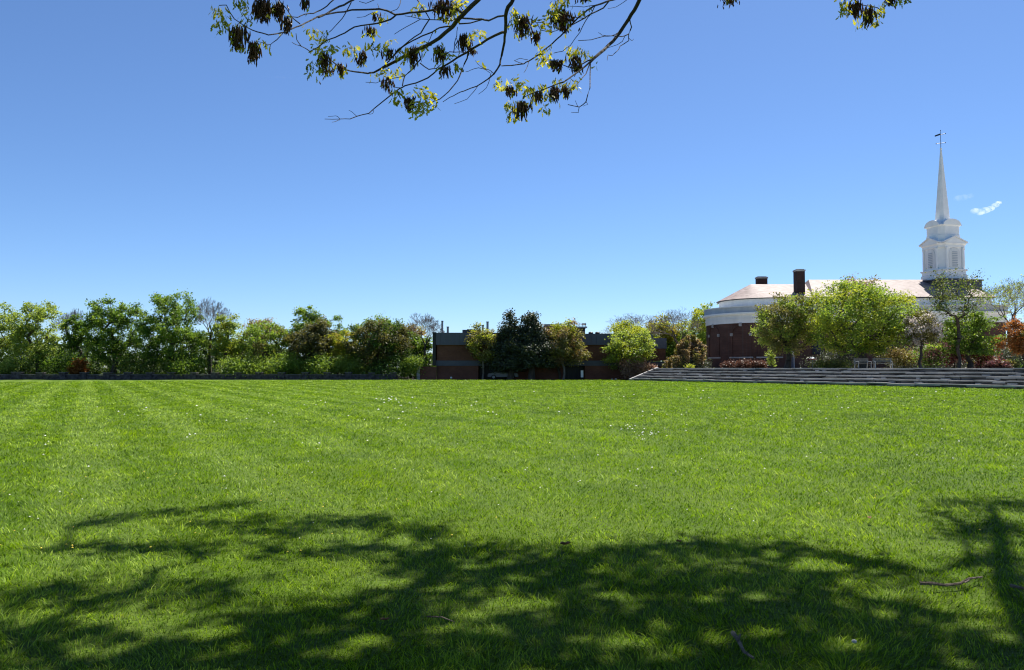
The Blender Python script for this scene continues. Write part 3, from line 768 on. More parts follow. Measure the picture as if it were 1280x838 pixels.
# blind arches on the apse wall, with stone keystones and sills
def arch_pt(theta, dx, z, off):
    a = R(270) - theta - dx/9.0
    return (CX + (9+off)*math.cos(a) - OX, CY + (9+off)*math.sin(a) - OY, z)
def blind_arch(px):
    """arch panel centred where the wall is seen at pixel px"""
    best = min(range(0, 120), key=lambda d: abs((lambda P: 640+F*P[0]/P[1])((CX+9*math.cos(R(270-d)), CY+9*math.sin(R(270-d)))) - px))
    th = R(best); zs = cz(446, 113); zsp = cz(418, 113); hw = 1.35
    path = [(-hw, zs), (-hw, zsp)] + [(-hw*math.cos(math.pi*i/12), zsp + hw*math.sin(math.pi*i/12)) for i in range(1, 12)] + [(hw, zsp), (hw, zs)]
    m = MB()
    for (x0, z0), (x1, z1) in zip(path[:-1], path[1:]):
        def outp(x, z, k):
            if z <= zsp: return (x + (k if x > 0 else -k), z)
            d = math.hypot(x, z-zsp) or 1; return (x + k*x/d, z + k*(z-zsp)/d)
        q = []
        for off in (0.0, 0.12):
            for (x, z) in ((x0,z0),(x1,z1)):
                q.append(arch_pt(th, x, z, off)); X2, Z2 = outp(x, z, 0.24); q.append(arch_pt(th, X2, Z2, off))
        m.add(q, [(4,5,7,6),(0,2,3,1),(0,4,6,2),(1,3,7,5)])
    fr = m.build('blind_arch', M['brick'], chap)
    def block(x, z, w, h, nm):
        qs = [arch_pt(th, x+sx*w/2, z+sz*h/2, off) for off in (0.02, 0.2) for sz in (-1,1) for sx in (-1,1)]
        MB().add(qs, [(0,2,3,1),(4,5,7,6),(0,1,5,4),(2,6,7,3),(0,4,6,2),(1,3,7,5)]).build(nm, M['limestone'], fr)
    block(0, zsp+hw+0.12, 0.42, 0.5, 'keystone'); block(-hw-0.12, zsp, 0.4, 0.4, 'impost'); block(hw+0.12, zsp, 0.4, 0.4, 'impost')
    block(0, zs-0.12, 2*hw+0.9, 0.2, 'sill')
for px in (892, 926, 962): blind_arch(px)
# tall round-headed windows along the straight wall (mostly behind the trees)
for px in (1022, 1066, 1110, 1154, 1196):
    x = at(px, 420, FY).x - OX; y = FY - OY
    zs = cz(444, FY); zt = cz(420, FY)
    w = MB()
    ring = [(x-0.95,zs),(x-0.95,zt)] + [(x-0.95*math.cos(math.pi*i/10), zt+0.95*math.sin(math.pi*i/10)) for i in range(1,10)] + [(x+0.95,zt),(x+0.95,zs)]
    fr = MB().loft([[(a,y-0.06,b) for a,b in ring], [(a,y-0.003,b) for a,b in ring]]).build('window', M['chimneybrick'], chap)
    ring2 = [(x+(a-x)*0.86, zs+0.12+(b-zs)*0.94) for a, b in ring]
    MB().loft([[(a,y-0.075,b) for a,b in ring2], [(a,y-0.063,b) for a,b in ring2]]).build('pane', M['glassdark'], fr)
    mb = MB()
    for k in (-0.3, 0.3): mb.box(x+k-.03, x+k+.03, y-0.10, y-0.078, zs+.14, zt+.7)
    for k in range(6): mb.box(x-0.8, x+0.8, y-0.098, y-0.08, zs+.4+k*.5, zs+.45+k*.5)
    mb.build('glazing_bars', M['darkslate'], fr)
# doors with white surrounds
def door(px0, px1, ytop, mat, wide=0.3):
    a = at(px0, 450, FY).x-OX; b = at(px1, 450, FY).x-OX; y = FY-OY; zt = cz(ytop, FY)
    f = MB().box(a-wide, a, y-.30, y-.125, -0.1, zt+.3).box(b, b+wide, y-.30, y-.125, -0.1, zt+.3).box(a-wide-.1, b+wide+.1, y-.36, y-.125, zt+.303, zt+.75).build('door_surround', M['white'], chap)
    d = MB().box(a, b, y-.22, y-.125, -0.1, zt+.3).build('door', mat, chap)
    MB().sphere((b-.15, y-.25, 1.0), 0.05, 8, 5).build('handle', M['steel'], d)
door(1233, 1242, 439, M['doorpaint'])
door(985.5, 991.5, 446, M['band'], 0.05)

# steeple: chamfered square stages set at an angle
TX, TY = at(1179.5, 330, CY).x, CY
stee = MB()
ROT = R(11)
def oct_(h, c, z):
    pts = [(h,-(h-c)),(h,h-c),(h-c,h),(-(h-c),h),(-h,h-c),(-h,-(h-c)),(-(h-c),-h),(h-c,-h)]
    return [(TX-OX + x*math.cos(ROT) - y*math.sin(ROT), TY-OY + x*math.sin(ROT) + y*math.cos(ROT), z) for x, y in pts]
def loc(x, y, z):
    return (TX-OX + x*math.cos(ROT) - y*math.sin(ROT), TY-OY + x*math.sin(ROT) + y*math.cos(ROT), z)
tz = lambda py: at(640, py, CY).z - OZ + 0.0
st = bpy.data.objects.new('steeple', None); COL.objects.link(st); st.parent = chap
def part(mb, name, mat, par=st, smooth=False): return mb.build(name, mat, par, smooth=smooth)
MBx = MB().loft([oct_(3.75,0.25,zE-0.5), oct_(3.7,0.25,tz(354)), oct_(3.9,0.25,tz(353.6)), oct_(3.9,0.25,tz(352.4)), oct_(2.9,0.7,tz(350.8))])
part(MBx, 'slate_base', M['darkslate'])
b1 = MB().loft([oct_(2.62,.8,tz(351)), oct_(2.62,.8,tz(345.5)), oct_(2.5,.78,tz(344.5)), oct_(2.5,.78,tz(340.6)), oct_(2.68,.8,tz(340.2)), oct_(2.68,.8,tz(339)), oct_(2.28,.9,tz(338.8)),
                oct_(2.28,.9,tz(312.4)), oct_(2.42,.75,tz(312)), oct_(2.42,.75,tz(309)), oct_(2.56,.8,tz(308)), oct_(2.60,.8,tz(306.8)), oct_(1.98,.7,tz(305.0))])
part(b1, 'belfry', M['white'])
bel = st.children[-1]
for q in range(4):
    rot = q*math.pi/2
    def fl(x, y, z):
        X = x*math.cos(rot)-y*math.sin(rot); Y_ = x*math.sin(rot)+y*math.cos(rot); return loc(X, Y_, z)
    # corner columns
    for sx in (-1, 1):
        part(MB().tube([fl(sx*1.42,-2.36,tz(338.6)), fl(sx*1.42,-2.36,tz(331)), fl(sx*1.42,-2.36,tz(312.6))], [0.19,0.19,0.16], 10), 'column', M['white'])
        part(MB().tube([fl(sx*1.42,-2.36,tz(314)), fl(sx*1.42,-2.36,tz(312.3))], 0.24, 8), 'capital', M['white'], st.children[-1])
    # louvred opening with arched frame
    zs, zt, hw = tz(336.5), tz(320), 0.98
    ring = [(-hw,zs),(-hw,zt)] + [(-hw*math.cos(math.pi*i/8), zt+hw*math.sin(math.pi*i/8)) for i in range(1,8)] + [(hw,zt),(hw,zs)]
    fr = part(MB().loft([[fl(x,-2.36,z) for x,z in ring], [fl(x,-2.283,z) for x,z in ring]]), 'louvre_frame', M['offwhite'])
    m = MB()
    for k in range(9):
        z = zs+0.1+k*(zt+0.35-zs)/9; m.loft([[fl(-hw*.48,-2.40,z),fl(hw*.48,-2.40,z),fl(hw*.48,-2.362,z+.14),fl(-hw*.48,-2.362,z+.14)],[fl(-hw*.48,-2.40,z+.03),fl(hw*.48,-2.40,z+.03),fl(hw*.48,-2.362,z+.17),fl(-hw*.48,-2.362,z+.17)]])
    m.build('louvre', M['leadgrey'], fr)
    # triangular pediment over each face
    zb = tz(306.7); zp = tz(299.4)
    tri = [(-2.0,zb),(2.0,zb),(0,zp)]
    p = part(MB().loft([[fl(x,-2.56,z) for x,z in tri], [fl(x*0.75,-1.7,zb+(z-zb)*0.98) for x,z in tri]]), 'pediment', M['white'])
    mm = MB()
    for sx in (-1,1):
        mm.loft([[fl(sx*2.12,-2.68,zb+.02),fl(sx*2.12,-2.68,zb+.18),fl(sx*2.12,-1.75,zb+.18),fl(sx*2.12,-1.75,zb+.02)],
                 [fl(0,-2.68,zp+.03),fl(0,-2.68,zp+.19),fl(0,-1.75,zp+.19),fl(0,-1.75,zp+.03)]])
    mm.build('raking_cornice', M['white'], p)
b2 = MB().loft([oct_(1.98,.7,tz(306)), oct_(1.98,.7,tz(296)), oct_(1.9,.68,tz(295.6)), oct_(1.9,.68,tz(285.2)), oct_(1.98,.7,tz(284.8)), oct_(2.04,.7,tz(283.2)), oct_(1.5,.6,tz(281.6))])
part(b2, 'drum', M['white'])
for q in range(4):
    rot = q*math.pi/2
    def fl(x, y, z):
        X = x*math.cos(rot)-y*math.sin(rot); Y_ = x*math.sin(rot)+y*math.cos(rot); return loc(X, Y_, z)
    zb = tz(283.9); r0 = 1.55
    seg = [(-r0*1.05, zb)] + [(-r0*math.cos(math.pi*(i+.7)/10.4), zb + .95*math.sin(math.pi*(i+.7)/10.4)) for i in range(10)] + [(r0*1.05, zb)]
    part(MB().loft([[fl(x,-2.06,z) for x,z in seg], [fl(x*.8,-1.0,z) for x,z in seg]]), 'segmental_pediment', M['white'])
sp = MB().loft([oct_(1.45,.6,tz(282.4)), oct_(1.15,.5,tz(279)), oct_(0.95,.40,tz(275.5)), oct_(0.88,.37,tz(272)), oct_(0.10,.042,tz(187))])
part(sp, 'spire', M['white'])
part(MB().sphere(loc(0,0,tz(186.4)), 0.17, 12, 8), 'finial_ball', M['offwhite'])
wv = part(MB().tube([loc(0,0,tz(187)), loc(0,0,tz(163.5))], [0.055,0.03], 6).sphere(loc(0,0,tz(163.3)), .07, 8, 5), 'weathervane', M['black'])
c2 = Vector(loc(0,0,tz(179.3)))
MB().tube([c2+Vector((-.55,.3,0)), c2+Vector((.55,-.3,0))], .04, 5).tube([c2+Vector((-.3,-.5,0)), c2+Vector((.3,.5,0))], .04, 5).sphere(c2+Vector((-.55,.3,0)),.09,6,4).sphere(c2+Vector((.55,-.3,0)),.09,6,4).build('direction_arms', M['black'], wv)
c3 = Vector(loc(0,0,tz(168.8)))
MB().tube([c3+Vector((-.2,.1,-.02)), c3+Vector((.6,-.3,.12))], .04, 5).sphere(c3+Vector((.6,-.3,.12)),.08,6,4).loft([[c3+Vector((-.72,.36,-.2)),c3+Vector((-.72,.37,.02)),c3+Vector((-.70,.38,.02)),c3+Vector((-.70,.37,-.2))],[c3+Vector((-.05,.02,-.02)),c3+Vector((-.05,.03,.24)),c3+Vector((-.03,.04,.24)),c3+Vector((-.03,.03,-.02))]]).build('vane_arrow', M['black'], wv)
# urn finial on the base corner
u = Vector(loc(-3.3,-2.9,tz(352.4)))
part(MB().tube([u+Vector((0,0,-.1)),u+Vector((0,0,.2)),u+Vector((0,0,.28)),u+Vector((0,0,.45)),u+Vector((0,0,.75)),u+Vector((0,0,.95)),u+Vector((0,0,1.05)),u+Vector((0,0,1.3))],[.3,.3,.12,.16,.34,.3,.12,.03],10), 'urn', M['white'])
# lower front porch block right of the nave, dark brick with white band
xr0 = XR-OX+.3; 
# ------------------------------------------------------------------ planting and things on the terrace
GC = 'trees on the terrace in front of the chapel'
TYR = 88
tree('deciduous_tree', 'olive tan round tree before the apse wall of the chapel', 'tree', 984, TYR, 376, 0, 82, 'olive', 'dome', clumps=95, leaves=6200, leaf=0.24, tf=0.16, zg=ZT, group=GC, mat2=('light',0.4), lean=0.04)
tree('deciduous_tree', 'largest bright green spreading tree in front of the chapel', 'tree', 1079, 84, 357, 0, 144, 'fresh', 'dome', clumps=170, leaves=12000, leaf=0.24, tf=0.09, zg=ZT, group=GC, mat2=('yellowgreen',0.3))
tree('deciduous_tree', 'bronze twiggy crown rising behind the largest bright green tree', 'tree', 1074, 94, 351, 0, 70, 'bronze', 'vase', clumps=70, leaves=1900, leaf=0.22, tf=0.55, zg=ZT, group=GC, mat2=('olive',0.4))
tree('blossom_tree', 'small tree of pale blossom right of the largest green tree', 'tree', 1152, 80, 389, 0, 54, 'olive', clumps=56, leaves=2600, leaf=0.22, tf=0.34, zg=ZT, group=GC, mat2=('blossom',0.55), r_tip=0.015)
tree('open_tree', 'open airy green tree in front of the steeple base', 'tree', 1198, 80, 344, 0, 100, 'openleaf', 'vase', clumps=60, leaves=1150, leaf=0.20, tf=0.42, zg=ZT, group=GC, mat2=('mid',0.3), r_tip=0.017)
tree('deciduous_tree', 'lower green spreading tree below the steeple base', 'tree', 1212, 82, 394, 0, 84, 'mid', 'layered', clumps=64, leaves=4200, leaf=0.23, tf=0.28, zg=ZT, group=GC, mat2=('fresh',0.35))
tree('bare_tree', 'nearly bare pale green tree at the right edge behind the copper tree', 'tree', 1264, 104, 350, 0, 84, 'light', 'vase', clumps=80, leaves=900, leaf=0.2, twigs=4, tf=0.3, zg=ZT, group=GC)
tree('copper_tree', 'copper orange tree cut off by the right edge of the photo', 'tree', 1282, 78, 404, 0, 56, 'orange', clumps=52, leaves=3200, leaf=0.22, tf=0.20, zg=ZT, group=GC, mat2=('olive',0.25))
GS = 'shrubs along the chapel terrace'
for px, Y, yt, w, m, lab, m2 in (
    (913, 100, 454.5, 20, 'rust', 'smallest rust brown clipped shrub at the apse foot', None),
    (932, 98, 453.5, 24, 'rust', 'rust brown clipped shrub in the middle of the apse row', None),
    (948, 96, 454, 20, 'rust', 'rust brown clipped shrub right end of the apse row', None),
    (1162, 84, 430, 44, 'rose', 'rose pink flowering shrub under the pale blossom tree', ('mid',0.4)),
    (1192, 86, 424, 30, 'crimson', 'crimson pink shrub left of the open airy tree trunk', ('rose',0.3)),
    (1226, 84, 432, 42, 'crimson', 'deep crimson shrub left of the pale blue chapel door', ('olive',0.35)),
    (1246, 74, 454, 22, 'rust', 'low reddish shrub on the terrace edge before the pale door', ('rose',0.3)),
    (1264, 76, 452, 18, 'olive', 'low olive shrub right of the reddish one', ('light',0.3)),
    (1140, 90, 440, 60, 'conifer', 'dark evergreen shrub in shade under the largest tree right side', None),
    (1188, 92, 440, 70, 'conifer', 'dark evergreen shrub in shade below the crimson shrubs', None),
    (1130, 86, 435, 40, 'olive', 'olive gold shrub right under the largest green tree', ('bronze',0.4)),
    (1044, 92, 446, 60, 'conifer', 'dark evergreen shrub behind the left benches', None),
    (1035, 84, 456, 40, 'olive', 'low pale hedge plant beside the trunk of the olive tree', ('light',0.3)),
    (964, 92, 438, 12, 'light', 'thin pale sapling between apse and olive tree trunk', None),
    (1270, 90, 436, 50, 'conifer', 'dark evergreen shrub under the copper orange tree', None)):
    bush('shrub', lab, 'shrub', px, Y, yt, w, m, zg=ZT, leaves=1200 if w > 15 else 260, leaf=0.2, group=GS, mat2=m2)

# pale benches under the big tree
def bench(px, Y, label, rz):
    p = at(px, 460, Y); b = empty('park_bench', (p.x, Y, ZT), label, 'bench', 'pale benches under the largest tree', rz)
    mb = MB()
    for k in range(4): mb.box(-0.85, 0.85, -0.25+k*.125, -0.14+k*.125, 0.42, 0.46)
    mb.build('seat', M['benchwood'], b)
    mb = MB()
    for k in range(3): mb.box(-0.85, 0.85, 0.26, 0.30, 0.55+k*.14, 0.66+k*.14)
    mb.build('backrest', M['benchwood'], b)
    for sx in (-1, 1):
        MB().tube([(sx*.72,-.24,0),(sx*.72,-.22,.41)], .035, 6).tube([(sx*.72,.32,0),(sx*.72,.24,.45),(sx*.72,.32,.95)], .035, 6).tube([(sx*.72,-.28,.62),(sx*.72,.27,.64)], .03, 6).tube([(sx*.72,-.22,.41),(sx*.72,-.27,.62)], .03, 6).build('leg', M['steel'], b)
bench(1079, 74, 'pale slatted bench left of the largest tree trunk', 0.3)
bench(1104, 72, 'pale slatted bench right of the largest tree trunk', -0.2)
# small parasol with white and red canopy
p = at(1016, 460, 84)
um = empty('parasol', (p.x, 84, ZT), 'small white and red parasol in shade beside the olive tree trunk', 'umbrella')
MB().tube([(0,0,0),(0,0,1.25)], .03, 8).build('pole', M['steel'], um)
MB().loft([[(0.42*math.cos(k*math.pi/4),0.42*math.sin(k*math.pi/4),1.05) for k in range(8)],[(0.05*math.cos(k*math.pi/4),0.05*math.sin(k*math.pi/4),1.24) for k in range(8)]]).build('canopy', M['white'], um)
MB().loft([[(0.43*math.cos(k*math.pi/4),0.43*math.sin(k*math.pi/4),0.93) for k in range(8)],[(0.43*math.cos(k*math.pi/4),0.43*math.sin(k*math.pi/4),1.045) for k in range(8)]],False,False).build('valance', M['red'], um)

# ------------------------------------------------------------------ the oak over the camera
exec_oak = True
rs = np.random.default_rng(5)
OB = Vector((3.2, -3.6, 0))
oak = empty('oak_tree', OB, 'oak whose dark twigs with dangling catkins and young leaves cross the top edge', 'tree')
SH = SUN / SUN.z
clumps, crad, cnt = [], [], []
blobs = [ # (px, py, radius m, height m, leaves) of each shadow patch on the lawn
 (282,634,.26,11,60),(150,648,.30,10.5,45),(110,655,.25,10,30),(210,642,.25,11,35),(250,655,.28,10.2,45),(320,650,.32,10.8,60),(390,652,.34,11.2,70),(440,655,.3,10.6,60),(360,668,.3,11.5,60),(300,668,.3,10.3,60),
 (470,650,.28,11,50),(520,662,.34,11.2,75),(545,668,.26,10.2,45),(90,686,.26,9.8,50),(150,686,.34,10.2,80),(215,684,.24,9.6,45),(255,690,.2,9.6,25),(420,690,.3,10,60),(470,688,.3,10.5,60),(350,690,.24,10,35),
 (610,685,.28,10.5,55),(645,690,.26,11,50),(560,690,.3,10.2,60),(510,703,.32,10,80),(545,716,.4,10.4,120),(600,722,.45,10.8,150),(660,730,.5,11,180),(720,725,.5,11.4,180),(700,705,.4,10.2,90),
 (760,695,.42,11.6,100),(800,690,.40,11.2,100),(850,688,.34,10.6,80),(900,684,.34,11,75),(945,690,.38,11.4,90),(985,684,.3,10.6,60),(870,678,.24,10,30),
 (790,730,.55,11.8,220),(860,735,.55,11,220),(930,728,.5,11.6,190),(990,720,.45,10.8,140),(820,770,.5,11.2,200),(900,775,.55,10.6,220),(980,770,.55,11.4,200),(1040,790,.5,11,170),(1060,745,.4,10.4,90),(1090,705,.34,10.6,70),(1050,700,.3,11,60),(1120,720,.34,11.4,70),
 (1200,632,.34,11.2,60),(1250,630,.36,11.6,70),(1290,632,.4,11.2,90),(1180,645,.24,10.4,25),(1240,660,.36,11,70),(1280,665,.4,11.4,90),(1210,668,.3,10.6,50),(1260,700,.42,11.2,90),(1210,700,.3,10.8,45),(1295,730,.4,11,90),
 (1100,800,.5,10.6,170),(1180,800,.5,11,170),(1250,805,.5,11.4,150),(1290,780,.4,10.8,100),(1150,760,.3,10.2,40),(1130,830,.45,10.4,120),(1230,835,.5,10.6,130),
 (20,745,.36,9.8,80),(70,742,.36,10.2,80),(110,752,.3,9.8,50),(30,790,.42,10,100),(100,800,.42,10.4,100),(70,825,.42,10,120),(160,832,.4,9.8,100),(230,745,.36,10.2,70),(290,738,.36,10.6,80),(190,730,.26,10,35),
 (340,780,.42,10.4,110),(400,770,.42,10.8,120),(450,760,.4,11,110),(490,750,.4,10.6,100),(300,800,.34,10,80),(240,812,.34,10,80),(520,770,.36,10.2,70),(430,795,.36,10.2,90),(370,812,.36,10,80),
 (600,790,.45,10.6,130),(660,795,.45,11,140),(720,785,.45,11.2,140),(560,810,.4,10.4,110),(640,825,.4,10.2,110),(760,815,.5,10.8,150),(840,815,.5,11,170),(920,820,.45,10.6,130),(490,830,.36,10,90),(410,835,.36,10,80),(1000,830,.5,11,120)]
for px, py, r, h, n in blobs:
    g = ground_at(px, py); c = g + SH*h
    clumps.append(c); crad.append(r); cnt.append(int(n*1.7))
for k in range(560):       # the rest of the dense crown, above and behind the camera
    h = rs.uniform(6.5, 15.5); g = Vector((rs.uniform(-13, 17), rs.uniform(-10, 3.0), 0))
    c = g + SH*h
    if c.y > 0 and (h-1.6)/c.y < 0.72: continue
    clumps.append(c); crad.append(0.85); cnt.append(75)
GAPS = [(60,700,70,11),(250,712,90,12),(345,735,70,11),(170,775,80,13),(60,772,50,9),(265,790,45,9),(400,820,55,16),(25,722,50,10),(400,742,60,10),(480,728,50,10),(455,802,40,14),(650,755,60,9),(590,768,30,7),
 (780,805,60,12),(700,830,50,9),(1025,708,40,9),(1105,744,40,10),(1200,760,50,9),(1230,780,45,9),(905,797,35,8),(1000,826,40,9),(1055,808,40,9),(1190,832,40,11),(1190,690,50,9),(1130,775,40,8),(880,750,30,6),(760,745,30,6),(950,745,25,6),(560,735,20,6),(120,820,40,10),(300,672,40,6),(410,672,35,6),(960,790,25,6),(830,785,25,6)]
for _ in range(170):
    y_ = rs.uniform(655, 838); k_ = (y_-600)/200
    GAPS.append((rs.uniform(-20, 1300), y_, rs.uniform(9, 30)*(0.6+k_*.5), rs.uniform(2.5, 6)*(0.6+k_*.5)))
CP = np.array([tuple(c - OB) for c in clumps])
C_ = np.repeat(CP, cnt, axis=0); rr = np.repeat(np.array(crad), cnt)
C_ = C_ + rs.normal(size=C_.shape)*rr[:,None]*np.array([0.6,0.6,0.5])
g_ = C_ + np.array(tuple(OB)); g_ = g_ - np.array(tuple(SH))*g_[:, 2:3]
dep = g_[:,1]*math.cos(PITCH) + (0-CAM.z)*math.sin(PITCH); dep = np.where(dep < 0.3, 1e9, dep)
gx = 640 + F*g_[:,0]/dep; gy = 419 - F*(-g_[:,1]*math.sin(PITCH) + (0-CAM.z)*math.cos(PITCH))/dep
kp = np.ones(len(C_), bool)
for ax_, ay_, rx_, ry_ in [(a_, b_, c_*.85, d_*.8) for a_, b_, c_, d_ in GAPS]:
    kp &= ~((((gx-ax_)/rx_)**2 + ((gy-ay_)/ry_)**2 < 1) & (rs.uniform(0,1,len(C_)) < 0.93))
wz = C_ + np.array(tuple(OB)); wz = wz - np.array(tuple(SH))*(wz[:,2:3]-3.3)      # open lane through which sun reaches the low twigs
kp &= ~((wz[:,0] > -2.0) & (wz[:,0] < 2.6) & (wz[:,1] > 3.2) & (wz[:,1] < 5.0) & (rs.uniform(0,1,len(C_)) < 0.85))
C_, rr = C_[kp], rr[kp]
V, lo, co, ti = leaves_np(rs, C_, np.where(rr > 0.8, 0.30, 0.15)*rs.uniform(.6,1.3,len(C_)), up_bias=0.4, aspect=0.6)
link_mesh('foliage', np_mesh('foliage', V, lo, co, ti), L['crownleaf'], oak)
trk = [(0,0,-0.2),(0.05,0.1,1.0),(0.1,0.3,2.4),(0.05,0.7,4.0),(-0.1,1.4,5.8),(-0.3,2.5,7.4),(-0.4,3.8,8.8)]
P, r, idx, pi_ = skeleton(rs, trk, CP, 0.016, 0.07)
r[:4] = np.array([0.44,0.36,0.32,0.30])
V, lo, co = tube_np(P[pi_], P[idx], np.where(pi_ < 7, r[pi_], np.minimum(r[pi_], r[idx]*1.5)), r[idx], 7)
link_mesh('trunk', np_mesh('trunk', V, lo, co), M['bark'], oak)
# a limb whose shadow draws the upright stroke at the right
mb = MB()
lp = [ground_at(1300,800)+SH*9.5, ground_at(1262,745)+SH*10.2, ground_at(1252,700)+SH*10.7, ground_at(1250,660)+SH*11, ground_at(1238,632)+SH*11.2]
mb.tube([p_ - OB for p_ in lp], [.13,.12,.10,.08,.04], 7)
lp = [P[6], (P[6]+np.array(lp[0]-OB))/2+np.array([0,0,.6]), np.array(lp[0]-OB)]
mb.tube([Vector(p_) for p_ in lp], [.2,.17,.13], 7)

